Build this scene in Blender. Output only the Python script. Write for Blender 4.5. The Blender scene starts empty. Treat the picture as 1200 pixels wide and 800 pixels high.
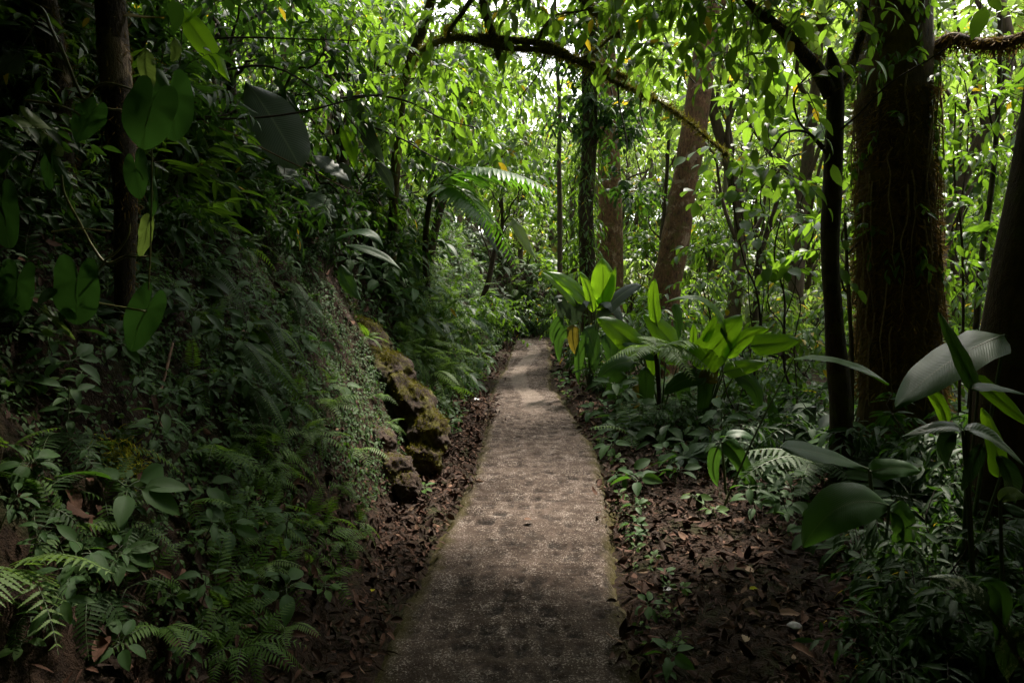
import bpy, math, random
import numpy as np
from mathutils import Vector, Matrix

rng = np.random.default_rng(11)
random.seed(11)
scene = bpy.context.scene
COL = scene.collection
A = np.array
UP = A((0., 0., 1.))

# ------------------------------------------------------------------ camera
CAM_H = 1.65
FPX = 800.0                       # focal length in pixels of a 1200 wide frame (24 mm)
PITCH = math.atan(0.1)
cam_d = bpy.data.cameras.new("camera")
cam_d.lens = 24.0
cam_d.sensor_width = 36.0
cam_d.clip_start = 0.05
cam_d.clip_end = 600
cam = bpy.data.objects.new("camera", cam_d)
cam.location = (0, 0, CAM_H)
cam.rotation_euler = (math.pi / 2 - PITCH, 0, 0)
COL.objects.link(cam)
scene.camera = cam


def ray(u, v):
    x, y = (u - 600) / FPX, (400 - v) / FPX
    cp, sp = math.cos(PITCH), math.sin(PITCH)
    return A((x, cp + y * sp, -sp + y * cp))


def at(u, v, Y):
    """The point that lies Y metres ahead on the line of sight (u, v)."""
    d = ray(u, v)
    return A((0, 0, CAM_H)) + d * (Y / d[1])


# ------------------------------------------------------------------ small maths
def nrm(a):
    a = np.asarray(a, float)
    return a / np.maximum(np.linalg.norm(a, axis=-1, keepdims=True), 1e-9)


def _hash(i, seed):
    i = i.astype(np.int64)
    h = (i[..., 0] * 374761393 + i[..., 1] * 668265263 + i[..., 2] * 2147483647 + seed * 974711) & 0xFFFFFFFF
    h = ((h ^ (h >> 13)) * 1274126177) & 0xFFFFFFFF
    h = h ^ (h >> 16)
    return (h & 0xFFFF) / 65535.0


def vnoise(P, seed=0):
    """Smooth value noise in -1..1 at points P (N,3)."""
    P = np.asarray(P, float)
    i = np.floor(P)
    f = P - i
    f = f * f * (3 - 2 * f)
    out = 0
    for dx in (0, 1):
        for dy in (0, 1):
            for dz in (0, 1):
                w = (f[..., 0] if dx else 1 - f[..., 0]) * (f[..., 1] if dy else 1 - f[..., 1]) * (f[..., 2] if dz else 1 - f[..., 2])
                out = out + w * _hash(i + A((dx, dy, dz)), seed)
    return out * 2 - 1


def fbm(P, seed=0, oct=3):
    P = np.asarray(P, float)
    s, a, t = 0, 1.0, 0
    for k in range(oct):
        s = s + a * vnoise(P * 2 ** k, seed + k)
        t += a
        a *= .5
    return s / t


def smooth(x, a, b):
    t = np.clip((np.asarray(x, float) - a) / (b - a), 0, 1)
    return t * t * (3 - 2 * t)


# ------------------------------------------------------------------ mesh builder
class Acc:
    def __init__(self):
        self.v, self.f, self.uv, self.r, self.m, self.n = [], [], [], [], [], 0

    def add(self, V, F, UV=None, rnd=0.5, mat=0):
        V = np.asarray(V, float).reshape(-1, 3)
        F = np.asarray(F, int).reshape(-1, 4)
        self.v.append(V)
        self.f.append(F + self.n)
        self.uv.append(np.zeros((len(V), 2)) if UV is None else np.asarray(UV, float))
        self.r.append(np.broadcast_to(np.asarray(rnd, float), (len(V),)))
        self.m.append(np.full(len(F), mat))
        self.n += len(V)

    def scatter(self, T, pos, R, scale, rnd=None, mat=0):
        V, F, UV = T
        N, k = len(pos), len(V)
        if N == 0:
            return
        scale = np.asarray(scale, float)
        if scale.ndim == 0:
            scale = np.full(N, float(scale))
        S = scale[:, None, None] if scale.ndim == 1 else scale[:, None, :]
        W = np.einsum('nij,nkj->nki', R, V[None] * S) + pos[:, None, :]
        FF = F[None] + (np.arange(N) * k)[:, None, None]
        rnd = rng.random(N) if rnd is None else rnd
        self.add(W.reshape(-1, 3), FF.reshape(-1, 4), np.tile(UV, (N, 1)), np.repeat(rnd, k), mat)

    def mesh(self, name, mats, origin=(0, 0, 0), flat=False):
        V = np.concatenate(self.v) - np.asarray(origin, float)
        F = np.concatenate(self.f)
        me = bpy.data.meshes.new(name)
        me.vertices.add(len(V))
        me.vertices.foreach_set("co", V.astype(np.float32).ravel())
        me.loops.add(F.size)
        me.loops.foreach_set("vertex_index", F.astype(np.int32).ravel())
        me.polygons.add(len(F))
        me.polygons.foreach_set("loop_start", np.arange(0, F.size, 4, dtype=np.int32))
        me.polygons.foreach_set("material_index", np.concatenate(self.m).astype(np.int32))
        me.polygons.foreach_set("use_smooth", np.full(len(F), not flat))
        uv = me.uv_layers.new(name="UVMap")
        UV = np.concatenate(self.uv)[F.ravel()]
        uv.data.foreach_set("uv", UV.astype(np.float32).ravel())
        at_ = me.attributes.new("rnd", 'FLOAT', 'POINT')
        at_.data.foreach_set("value", np.concatenate(self.r).astype(np.float32))
        for m in (mats if isinstance(mats, (list, tuple)) else [mats]):
            me.materials.append(m)
        me.update(calc_edges=True)
        return me


def grid_faces(nr, nc, wrap=False):
    if not wrap:
        i, j = np.meshgrid(np.arange(nr - 1), np.arange(nc - 1), indexing='ij')
        q = (i * nc + j).ravel()
        return np.stack([q, q + 1, q + nc + 1, q + nc], 1)
    F = []
    for i in range(nr - 1):
        for j in range(nc if wrap else nc - 1):
            k = (j + 1) % nc
            F.append((i * nc + j, i * nc + k, (i + 1) * nc + k, (i + 1) * nc + j))
    return np.array(F)


def catmull(pts, n):
    """n points on a smooth curve through pts."""
    P = np.asarray(pts, float)
    P = np.vstack([2 * P[0] - P[1], P, 2 * P[-1] - P[-2]])
    m = len(P) - 3
    out = []
    for s in np.linspace(0, m - 1e-6, n):
        i = int(s)
        t = s - i
        a, b, c, d = P[i:i + 4]
        out.append(.5 * (2 * b + (c - a) * t + (2 * a - 5 * b + 4 * c - d) * t * t + (3 * b - a - 3 * c + d) * t ** 3))
    return np.array(out)


def tube(acc, pts, rad, sides=8, rough=0.0, seed=0, freq=3.0, mat=0, rnd=0.5, buttress=0.0):
    P = np.asarray(pts, float)
    n = len(P)
    rad = np.broadcast_to(np.asarray(rad, float), (n,))
    T = nrm(np.gradient(P, axis=0))
    ref = A((1., 0, 0)) if abs(T[0][0]) < .8 else A((0, 1., 0))
    X = nrm(ref - T[0] * ref.dot(T[0]))
    V, UV = [], []
    L = np.concatenate([[0], np.cumsum(np.linalg.norm(np.diff(P, axis=0), axis=1))])
    ang = np.linspace(0, 2 * math.pi, sides, endpoint=False)
    for i in range(n):
        X = nrm(X - T[i] * X.dot(T[i]))
        Yv = np.cross(T[i], X)
        dirs = np.cos(ang)[:, None] * X + np.sin(ang)[:, None] * Yv
        r = np.full(sides, rad[i])
        if rough:
            q = P[i] + dirs * rad[i]
            r = r * (1 + rough * fbm(q * A((freq, freq, freq * .35)) / 1.0, seed, 3))
        if buttress:
            fl = max(0., 1 - L[i] / (rad[0] * 2.2))
            r = r * (1 + buttress * fl ** 2 * (.6 + .5 * np.sin(ang * 4 + seed) + .3 * np.sin(ang * 7 + 2 * seed)))
        V.append(P[i] + dirs * r[:, None])
        UV.append(np.stack([ang / (2 * math.pi), np.full(sides, L[i])], 1))
    acc.add(np.concatenate(V), grid_faces(n, sides, True), np.concatenate(UV), rnd, mat)
    return np.concatenate(V)


def frames(D, U):
    """Rotations whose Y axis is D and whose Z axis is as near to U as it can be."""
    D = nrm(D)
    X = nrm(np.cross(D, U))
    Z = np.cross(X, D)
    return np.stack([X, D, Z], axis=-1)


# ------------------------------------------------------------------ leaf shapes (unit length along +Y)
def prof(kind, t):
    if kind == 'ovate':
        w = t ** .62 * (1 - t) ** .8
    elif kind == 'lance':
        w = t ** .75 * (1 - t) ** 1.0
    elif kind == 'obovate':
        w = t ** .95 * (1 - t) ** .55
    elif kind == 'strap':
        w = (1 - (2 * t - 1) ** 4) ** .8 * (1 - .25 * t)
    elif kind == 'banana':
        w = np.clip(t * 7, 0, 1) ** .6 * (1 - t ** 3.2) ** .75
    elif kind == 'heart':
        w = np.sqrt(np.clip(1 - (1.18 * t - .32) ** 2 / .78, 0, 1)) + .0
        w = w * (1 - .35 * t ** 4)
    else:
        w = t * (1 - t)
    return w


def leaf(kind='ovate', width=.45, nr=5, nc=3, fold=.25, droop=.18, lobe=0.0, wave=0.0, seed=0):
    t = np.linspace(0, 1, nr)
    tt = np.linspace(0, 1, 200)
    w = prof(kind, t) / prof(kind, tt).max() * width * .5
    w = np.maximum(w, .012)
    c = np.linspace(-1, 1, nc)
    V, UV = [], []
    for i in range(nr):
        for j in range(nc):
            x = c[j] * w[i]
            y = t[i] - lobe * abs(c[j]) ** 1.5 * (1 - t[i]) ** 3
            z = fold * abs(x) - droop * t[i] ** 2 + wave * math.sin(t[i] * 17 + c[j] * 2 + seed) * abs(c[j]) * width
            V.append((x, y, z))
            UV.append((.5 + .5 * c[j], t[i]))
    return A(V), grid_faces(nr, nc), A(UV)


L_OVATE = leaf('ovate', .50, 5, 3)
L_OVATE2 = leaf('ovate', .42, 6, 3, fold=.35, droop=.32)
L_ROUND = leaf('ovate', .72, 5, 3, fold=.2, droop=.15)
L_LANCE = leaf('lance', .26, 5, 3, fold=.4, droop=.25)
L_LONG = leaf('lance', .20, 6, 3, fold=.5, droop=.45)
L_FAR = leaf('ovate', .52, 3, 3, fold=.2, droop=.15)
L_FAR2 = leaf('lance', .34, 3, 3, fold=.3, droop=.3)
L_SMALL = leaf('ovate', .55, 4, 3, fold=.2, droop=.2)
L_BLADE = leaf('strap', .12, 4, 2, fold=.0, droop=.35)


# ------------------------------------------------------------------ materials
def new_mat(name):
    m = bpy.data.materials.new(name)
    m.use_nodes = True
    nt = m.node_tree
    nt.nodes.clear()
    return m, nt, nt.nodes, nt.links


class NT:
    """Short-hand for building node trees."""
    def __init__(self, nt):
        self.nt = nt

    def n(self, kind, **kw):
        nd = self.nt.nodes.new(kind)
        for k, v in kw.items():
            if k.startswith('i_'):
                key = k[2:].replace('_', ' ')
                nd.inputs[key].default_value = v
            else:
                setattr(nd, k, v)
        return nd

    def l(self, a, b):
        self.nt.links.new(a, b)

    def math(self, op, a, b=None, clamp=False):
        nd = self.nt.nodes.new('ShaderNodeMath')
        nd.operation = op
        nd.use_clamp = clamp
        for i, x in enumerate((a, b)):
            if x is None:
                continue
            if hasattr(x, 'links'):
                self.l(x, nd.inputs[i])
            else:
                nd.inputs[i].default_value = x
        return nd.outputs[0]

    def ramp(self, fac, stops, interp='LINEAR'):
        nd = self.nt.nodes.new('ShaderNodeValToRGB')
        cr = nd.color_ramp
        cr.interpolation = interp
        while len(cr.elements) < len(stops):
            cr.elements.new(.5)
        for e, (p, c) in zip(cr.elements, stops):
            e.position = p
            e.color = (*c, 1) if len(c) == 3 else c
        self.l(fac, nd.inputs[0])
        return nd.outputs[0]

    def mix(self, fac, a, b, mode='MIX'):
        nd = self.nt.nodes.new('ShaderNodeMix')
        nd.data_type = 'RGBA'
        nd.blend_type = mode
        nd.clamp_factor = True
        for i, x in ((0, fac), (6, a), (7, b)):
            if hasattr(x, 'links'):
                self.l(x, nd.inputs[i])
            elif i == 0:
                nd.inputs[i].default_value = x
            else:
                nd.inputs[i].default_value = (*x, 1)
        return nd.outputs[2]

    def noise(self, vec, scale, detail=4, rough=.55, dist=0.0):
        nd = self.n('ShaderNodeTexNoise')
        nd.inputs['Scale'].default_value = scale
        nd.inputs['Detail'].default_value = detail
        nd.inputs['Roughness'].default_value = rough
        nd.inputs['Distortion'].default_value = dist
        if vec is not None:
            self.l(vec, nd.inputs['Vector'])
        return nd.outputs['Fac']

    def bump(self, h, strength, dist, normal=None):
        nd = self.n('ShaderNodeBump')
        nd.inputs['Strength'].default_value = strength
        nd.inputs['Distance'].default_value = dist
        self.l(h, nd.inputs['Height'])
        if normal is not None:
            self.l(normal, nd.inputs['Normal'])
        return nd.outputs[0]


def leaf_mat(name, a, b, trans, rib=None, rough=.42, tw=.42, veins=0.0, yellow=.0, specks=0.0, spots=0.0, spec=.5):
    m, nt, N, Lk = new_mat(name)
    k = NT(nt)
    att = k.n('ShaderNodeAttribute', attribute_name='rnd')
    oi = k.n('ShaderNodeObjectInfo')
    r = k.math('FRACT', k.math('ADD', att.outputs['Fac'], k.math('MULTIPLY', oi.outputs['Random'], .35)))
    tc = k.n('ShaderNodeTexCoord')
    geo = k.n('ShaderNodeNewGeometry')
    blotch = k.noise(geo.outputs['Position'], 9.0, 3)
    col = k.mix(k.math('MULTIPLY', k.math('ADD', r, blotch), .5), a, b)
    tcol = k.mix(r, tuple(x * .8 for x in trans), trans)
    if yellow:
        msk = k.math('GREATER_THAN', att.outputs['Fac'], 1 - yellow)
        col = k.mix(msk, col, (.30, .22, .02))
        tcol = k.mix(msk, tcol, (.55, .40, .02))
    sep = k.n('ShaderNodeSeparateXYZ')
    k.l(tc.outputs['UV'], sep.inputs[0])
    au = k.math('ABSOLUTE', k.math('SUBTRACT', sep.outputs[0], .5))
    normal = None
    if rib:
        ribm = k.math('SUBTRACT', 1.0, k.math('MULTIPLY', au, 30.0), clamp=True)
        ribm = k.math('MULTIPLY', ribm, .8)
        col = k.mix(ribm, col, rib)
        tcol = k.mix(ribm, tcol, tuple(x * .5 for x in trans))
    if veins:
        ph = k.math('ADD', k.math('MULTIPLY', sep.outputs[1], veins), k.math('MULTIPLY', au, -veins * .35))
        wv = k.math('SINE', k.math('MULTIPLY', ph, 6.283))
        normal = k.bump(wv, .16, .003)
        fine = k.math('MULTIPLY', k.math('ADD', wv, 1.0), .5)
        col = k.mix(k.math('MULTIPLY', k.math('POWER', fine, 6.0), .22), col, tuple(min(1, x * 1.6) for x in b))
        tcol = k.mix(k.math('MULTIPLY', k.math('POWER', fine, 6.0), .4), tcol, tuple(x * .55 for x in trans))
    if specks:
        sp = k.noise(geo.outputs['Position'], 55.0, 3, .7)
        reg = k.noise(geo.outputs['Position'], 7.0, 2)
        sm = k.ramp(k.math('ADD', sp, k.math('MULTIPLY', k.math('SUBTRACT', reg, .5), .5)), [(.52, (0, 0, 0)), (.60, (1, 1, 1))])
        col = k.mix(k.math('MULTIPLY', sm, specks), col, (.55, .52, .40))
    if spots:
        sp = k.noise(geo.outputs['Position'], 26.0, 4, .65)
        sm = k.ramp(sp, [(.66, (0, 0, 0)), (.72, (1, 1, 1))])
        col = k.mix(k.math('MULTIPLY', sm, spots), col, (.10, .055, .015))
        tcol = k.mix(k.math('MULTIPLY', sm, spots), tcol, (.10, .05, .01))
    p = k.n('ShaderNodeBsdfPrincipled')
    p.inputs['Roughness'].default_value = rough
    p.inputs['Specular IOR Level'].default_value = spec
    k.l(col, p.inputs['Base Color'])
    t = k.n('ShaderNodeBsdfTranslucent')
    k.l(tcol, t.inputs['Color'])
    if normal is not None:
        k.l(normal, p.inputs['Normal'])
    mx = k.n('ShaderNodeMixShader')
    mx.inputs[0].default_value = tw
    k.l(p.outputs[0], mx.inputs[1])
    k.l(t.outputs[0], mx.inputs[2])
    o = k.n('ShaderNodeOutputMaterial')
    k.l(mx.outputs[0], o.inputs[0])
    return m


def bark_mat(name, dark, light, moss, moss_amt=.4, scale=1.0, bump=1.0, patch=None):
    m, nt, N, Lk = new_mat(name)
    k = NT(nt)
    geo = k.n('ShaderNodeNewGeometry')
    mp = k.n('ShaderNodeMapping')
    mp.inputs['Scale'].default_value = (scale, scale, scale * .28)
    k.l(geo.outputs['Position'], mp.inputs[0])
    fur = k.noise(mp.outputs[0], 26, 6, .65, .6)
    mid = k.noise(geo.outputs['Position'], 5 * scale, 5, .6)
    fine = k.noise(geo.outputs['Position'], 90 * scale, 4, .7)
    h = k.math('ADD', k.math('MULTIPLY', fur, .6), k.math('ADD', k.math('MULTIPLY', mid, .5), k.math('MULTIPLY', fine, .25)))
    col = k.mix(k.ramp(k.math('ADD', k.math('MULTIPLY', fur, .6), k.math('MULTIPLY', mid, .4)), [(.38, (0, 0, 0)), (.64, (1, 1, 1))]), dark, light)
    if patch:
        pm = k.ramp(k.noise(geo.outputs['Position'], 3.2 * scale, 5, .65, .4), [(.56, (0, 0, 0)), (.62, (1, 1, 1))])
        col = k.mix(k.math('MULTIPLY', pm, .8), col, patch)
    mm = k.ramp(k.noise(geo.outputs['Position'], 4.3 * scale, 5, .62), [(.62 - moss_amt * .3, (0, 0, 0)), (.70 - moss_amt * .22, (1, 1, 1))])
    mv = k.mix(fine, tuple(x * .5 for x in moss), tuple(x * 1.5 for x in moss))
    col = k.mix(k.math('MULTIPLY', mm, .9), col, mv)
    p = k.n('ShaderNodeBsdfPrincipled')
    p.inputs['Roughness'].default_value = .85
    p.inputs['Specular IOR Level'].default_value = .25
    k.l(col, p.inputs['Base Color'])
    k.l(k.bump(h, bump, .03), p.inputs['Normal'])
    o = k.n('ShaderNodeOutputMaterial')
    k.l(p.outputs[0], o.inputs[0])
    return m


def plain_mat(name, a, b, scale=20, rough=.7, bump=.4):
    m, nt, N, Lk = new_mat(name)
    k = NT(nt)
    geo = k.n('ShaderNodeNewGeometry')
    nz = k.noise(geo.outputs['Position'], scale, 5, .6)
    p = k.n('ShaderNodeBsdfPrincipled')
    p.inputs['Roughness'].default_value = rough
    k.l(k.mix(k.ramp(nz, [(.35, (0, 0, 0)), (.65, (1, 1, 1))]), a, b), p.inputs['Base Color'])
    k.l(k.bump(nz, bump, .01), p.inputs['Normal'])
    o = k.n('ShaderNodeOutputMaterial')
    k.l(p.outputs[0], o.inputs[0])
    return m


def soil_mat():
    m, nt, N, Lk = new_mat("forest_soil")
    k = NT(nt)
    geo = k.n('ShaderNodeNewGeometry')
    P = geo.outputs['Position']
    a = k.noise(P, 3.0, 6, .65)
    b = k.noise(P, 22, 5, .7)
    c = k.noise(P, 110, 3, .7)
    col = k.mix(k.ramp(b, [(.35, (0, 0, 0)), (.68, (1, 1, 1))]), (.012, .007, .005), (.050, .029, .018))
    col = k.mix(k.ramp(a, [(.50, (0, 0, 0)), (.66, (.7, .7, .7))]), col, (.028, .036, .010))
    p = k.n('ShaderNodeBsdfPrincipled')
    p.inputs['Roughness'].default_value = .95
    p.inputs['Specular IOR Level'].default_value = .15
    k.l(col, p.inputs['Base Color'])
    h = k.math('ADD', b, k.math('MULTIPLY', c, .5))
    k.l(k.bump(h, .9, .04), p.inputs['Normal'])
    o = k.n('ShaderNodeOutputMaterial')
    k.l(p.outputs[0], o.inputs[0])
    return m


def path_mat():
    """Old cast paving: rows of pitted cells, worn pale patches, moss along both edges. UV in metres, u from the left edge."""
    m, nt, N, Lk = new_mat("worn_stone_paving")
    k = NT(nt)
    tc = k.n('ShaderNodeTexCoord')
    geo = k.n('ShaderNodeNewGeometry')
    P = geo.outputs['Position']
    att = k.n('ShaderNodeAttribute', attribute_name='rnd')
    dk = att.outputs['Fac']
    big = k.noise(P, 1.7, 4, .6)
    mid = k.noise(P, 7, 5, .65)
    fine = k.noise(P, 60, 5, .75)
    grit = k.noise(P, 95, 3, .75)
    wear = k.ramp(k.math('ADD', k.math('MULTIPLY', big, .75), k.math('MULTIPLY', mid, .25)), [(.40, (0, 0, 0)), (.60, (1, 1, 1))])
    # colour
    col = k.mix(wear, (.036, .022, .015), (.118, .084, .067))
    col = k.mix(k.ramp(fine, [(.42, (.0, .0, .0)), (.62, (.75, .75, .75))]), col, (.054, .036, .027))
    spk = k.ramp(k.math('ADD', k.math('MULTIPLY', grit, .72), k.math('MULTIPLY', mid, .28)), [(.545, (0, 0, 0)), (.60, (1, 1, 1))])
    col = k.mix(k.math('MULTIPLY', spk, .85), col, (.38, .32, .28))
    col = k.mix(k.math('MULTIPLY', dk, .9), col, (.010, .007, .005))
    sep = k.n('ShaderNodeSeparateXYZ')
    k.l(tc.outputs['UV'], sep.inputs[0])
    u, v = sep.outputs[0], sep.outputs[1]
    # a pale mended strip in the far part of the path
    sx = k.math('ADD', k.math('MULTIPLY', k.math('SINE', k.math('MULTIPLY', v, 1.1)), .13), .52)
    sd = k.math('ABSOLUTE', k.math('SUBTRACT', k.math('ADD', u, k.math('MULTIPLY', mid, .25)), k.math('ADD', sx, .12)))
    sm = k.math('MULTIPLY', k.ramp(sd, [(.13, (1, 1, 1)), (.17, (0, 0, 0))]), k.ramp(k.math('MULTIPLY', v, .04), [(.715, (0, 0, 0)), (.745, (1, 1, 1))]))
    col = k.mix(k.math('MULTIPLY', sm, .65), col, (.20, .158, .132))
    # moss at the edges
    ed = k.math('MINIMUM', u, k.math('SUBTRACT', 1.1, u))
    em = k.math('ADD', ed, k.math('MULTIPLY', k.math('SUBTRACT', mid, .5), .22))
    em = k.ramp(em, [(.03, (1, 1, 1)), (.13, (0, 0, 0))])
    mcol = k.mix(fine, (.030, .026, .006), (.095, .080, .016))
    col = k.mix(k.math('MULTIPLY', em, .85), col, mcol)
    p = k.n('ShaderNodeBsdfPrincipled')
    p.inputs['Roughness'].default_value = .88
    p.inputs['Specular IOR Level'].default_value = .15
    k.l(col, p.inputs['Base Color'])
    h = k.math('ADD', k.math('MULTIPLY', fine, .55), k.math('MULTIPLY', grit, .35))
    k.l(k.bump(h, 1.0, .035), p.inputs['Normal'])
    o = k.n('ShaderNodeOutputMaterial')
    k.l(p.outputs[0], o.inputs[0])
    return m


def dead_mat():
    m, nt, N, Lk = new_mat("dead_leaf")
    k = NT(nt)
    att = k.n('ShaderNodeAttribute', attribute_name='rnd')
    geo = k.n('ShaderNodeNewGeometry')
    tc = k.n('ShaderNodeTexCoord')
    nz = k.noise(geo.outputs['Position'], 40, 4, .65)
    col = k.ramp(att.outputs['Fac'], [(0, (.014, .008, .005)), (.30, (.032, .015, .009)), (.55, (.068, .029, .017)), (.80, (.120, .056, .034)), (.93, (.22, .13, .085)), (1, (.32, .23, .15))])
    col = k.mix(k.math('MULTIPLY', nz, .7), col, (.035, .02, .013))
    p = k.n('ShaderNodeBsdfPrincipled')
    p.inputs['Roughness'].default_value = .8
    p.inputs['Specular IOR Level'].default_value = .18
    k.l(col, p.inputs['Base Color'])
    k.l(k.bump(nz, .5, .01), p.inputs['Normal'])
    o = k.n('ShaderNodeOutputMaterial')
    k.l(p.outputs[0], o.inputs[0])
    return m


M = {}
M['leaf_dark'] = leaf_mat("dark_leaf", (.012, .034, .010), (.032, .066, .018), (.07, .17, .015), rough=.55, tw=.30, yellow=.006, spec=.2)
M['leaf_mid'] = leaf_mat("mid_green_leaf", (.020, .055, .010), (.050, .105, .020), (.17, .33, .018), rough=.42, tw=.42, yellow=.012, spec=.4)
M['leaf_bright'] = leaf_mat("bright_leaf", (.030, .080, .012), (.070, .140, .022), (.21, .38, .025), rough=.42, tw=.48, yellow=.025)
M['leaf_far'] = leaf_mat("distant_haze_leaf", (.055, .090, .016), (.115, .150, .030), (.26, .40, .055), rough=.5, tw=.5, yellow=.03)  # distant foliage, colour lightened to stand in for background haze
M['banana'] = leaf_mat("broad_blade_leaf", (.030, .090, .012), (.055, .130, .020), (.30, .58, .015), rib=(.10, .17, .05), rough=.40, tw=.55, veins=34, spots=.2)
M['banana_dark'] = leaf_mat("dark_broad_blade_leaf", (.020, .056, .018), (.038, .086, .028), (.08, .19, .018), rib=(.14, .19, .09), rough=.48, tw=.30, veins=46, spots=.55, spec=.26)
M['banana_old'] = leaf_mat("yellowing_blade_leaf", (.055, .055, .012), (.110, .085, .020), (.20, .16, .015), rib=(.2, .16, .05), rough=.5, tw=.4, veins=30, spots=.8)
M['corrugated'] = leaf_mat("corrugated_leaf", (.022, .050, .024), (.045, .085, .036), (.07, .16, .03), rib=(.10, .15, .06), rough=.36, tw=.2, veins=16)
M['dappled'] = leaf_mat("speckled_leaf", (.016, .034, .010), (.030, .056, .016), (.06, .12, .012), rib=(.09, .12, .03), rough=.4, tw=.2, veins=26, specks=.9)
M['aroid'] = leaf_mat("heart_leaf", (.014, .042, .014), (.026, .066, .020), (.05, .14, .018), rib=(.09, .16, .05), rough=.46, tw=.25, spots=.45, spec=.35)
M['aroid_grey_sheen'] = leaf_mat("grey_green_sheen_leaf", (.050, .065, .058), (.075, .095, .080), (.06, .10, .04), rib=(.20, .24, .16), rough=.5, tw=.18, veins=40, spots=.3, spec=.35)  # grey-green leaf; its pale bluish tone also stands in for sky sheen
M['pale_leaf'] = leaf_mat("pale_leaf", (.07, .11, .035), (.12, .16, .06), (.20, .30, .05), rib=(.2, .25, .1), rough=.45, tw=.35, veins=10)
M['fern'] = leaf_mat("fern_green", (.030, .078, .012), (.075, .135, .022), (.16, .30, .02), rough=.6, tw=.38, spec=.22)
M['fern_pale'] = leaf_mat("pale_fern_green", (.070, .130, .032), (.125, .190, .050), (.22, .38, .04), rough=.55, tw=.38, spec=.28)  # pale ferns, brightened further to stand in for light on the far bank
M['fern_dark'] = leaf_mat("dark_fern_green", (.014, .036, .010), (.032, .062, .014), (.06, .14, .012), rough=.6, tw=.3, spec=.2)
M['palm'] = leaf_mat("palm_green", (.030, .095, .014), (.050, .130, .022), (.16, .38, .02), rough=.36, tw=.42)
M['herb'] = leaf_mat("herb_green", (.022, .058, .016), (.050, .098, .026), (.10, .24, .02), rib=(.05, .09, .03), rough=.6, tw=.32, spec=.2)
M['cover'] = leaf_mat("ground_cover_green", (.016, .040, .010), (.042, .080, .018), (.08, .19, .015), rough=.62, tw=.3, spec=.2, rib=None)
M['moss'] = leaf_mat("moss_green", (.095, .085, .010), (.22, .19, .022), (.16, .15, .01), rough=.8, tw=.25, spec=.1)
M['moss_brown_lit'] = leaf_mat("moss_brown_lit", (.105, .060, .016), (.23, .135, .038), (.16, .11, .03), rough=.85, tw=.25, spec=.1)  # brown moss, brightened to orange to stand in for warm light on the trunk
M['edge_moss'] = leaf_mat("dull_moss", (.040, .040, .008), (.095, .088, .016), (.10, .10, .01), rough=.85, tw=.2, spec=.1)
M['lichen'] = leaf_mat("yellow_moss", (.22, .21, .012), (.40, .38, .03), (.3, .3, .02), rough=.85, tw=.2, spec=.1)
M['bark_big'] = bark_mat("mossy_red_bark", (.024, .014, .009), (.115, .065, .032), (.105, .066, .017), .45, 1.0, 1.0)  # bark colours raised to stand in for warm light on the big trunk
M['bark_low'] = bark_mat("orange_moss_bark", (.030, .017, .009), (.13, .065, .026), (.075, .062, .014), .45, 1.1, 1.0)
M['bark_red'] = bark_mat("flaking_red_bark", (.030, .015, .008), (.185, .098, .046), (.085, .070, .018), .34, 1.6, 1.0, patch=(.24, .17, .12))
M['bark_dark'] = bark_mat("dark_bark", (.012, .009, .006), (.060, .038, .024), (.050, .046, .014), .40, 1.6, .8)
M['bark_plain'] = bark_mat("smooth_brown_bark", (.030, .018, .010), (.090, .054, .030), (.060, .052, .015), .34, 1.1, 1.0)
M['bark_moss'] = bark_mat("mossy_branch_bark", (.018, .013, .008), (.060, .042, .024), (.100, .085, .022), .62, 1.6, .9)
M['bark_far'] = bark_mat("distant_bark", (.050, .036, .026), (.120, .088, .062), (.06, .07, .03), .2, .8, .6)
M['bark_pale'] = bark_mat("pale_peeling_bark", (.020, .014, .010), (.075, .050, .034), (.035, .030, .012), .30, 1.4, 1.0, patch=(.30, .22, .15))
M['rock'] = bark_mat("mossy_rock", (.016, .010, .007), (.052, .029, .018), (.085, .076, .010), .50, 1.7, 1.0)
M['rock_brown'] = bark_mat("earthy_rock", (.016, .010, .007), (.055, .030, .018), (.060, .052, .012), .18, 1.7, 1.0)
M['twig'] = plain_mat("brown_twig", (.020, .014, .010), (.050, .034, .022), 40, .8)
M['stem'] = plain_mat("green_stem", (.030, .055, .014), (.070, .105, .025), 30, .5)
M['vine'] = plain_mat("yellow_green_vine", (.060, .065, .014), (.150, .140, .035), 30, .5)
M['root'] = plain_mat("reddish_root", (.070, .034, .018), (.180, .095, .050), 30, .7)
M['liana'] = plain_mat("pale_rootlet", (.13, .085, .042), (.28, .20, .11), 40, .8)
M['pebble'] = plain_mat("grey_pebble", (.13, .12, .12), (.26, .25, .26), 35, .6)
M['white_petal'] = plain_mat("white_petal", (.55, .55, .58), (.72, .72, .75), 30, .6)
M['soil'] = soil_mat()
M['path'] = path_mat()
M['dead'] = dead_mat()


# ------------------------------------------------------------------ objects
def put(name, me, parent=None, loc=(0, 0, 0), rot=None, scale=None):
    o = bpy.data.objects.new(name, me)
    COL.objects.link(o)
    if parent is not None:
        o.parent = parent
    o.location = loc
    if rot is not None:
        o.rotation_mode = 'QUATERNION'
        o.rotation_quaternion = rot
    if scale is not None:
        o.scale = (scale,) * 3 if not hasattr(scale, '__len__') else scale
    return o


def tag(o, label=None, cat=None, group=None, kind=None):
    for k_, v_ in (('label', label), ('category', cat), ('group', group), ('kind', kind)):
        if v_:
            o[k_] = v_
    return o


def thing(name, label, cat, loc=(0, 0, 0), group=None):
    o = put(name, None, None, loc)
    o.empty_display_size = .1
    return tag(o, label, cat, group)


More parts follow.
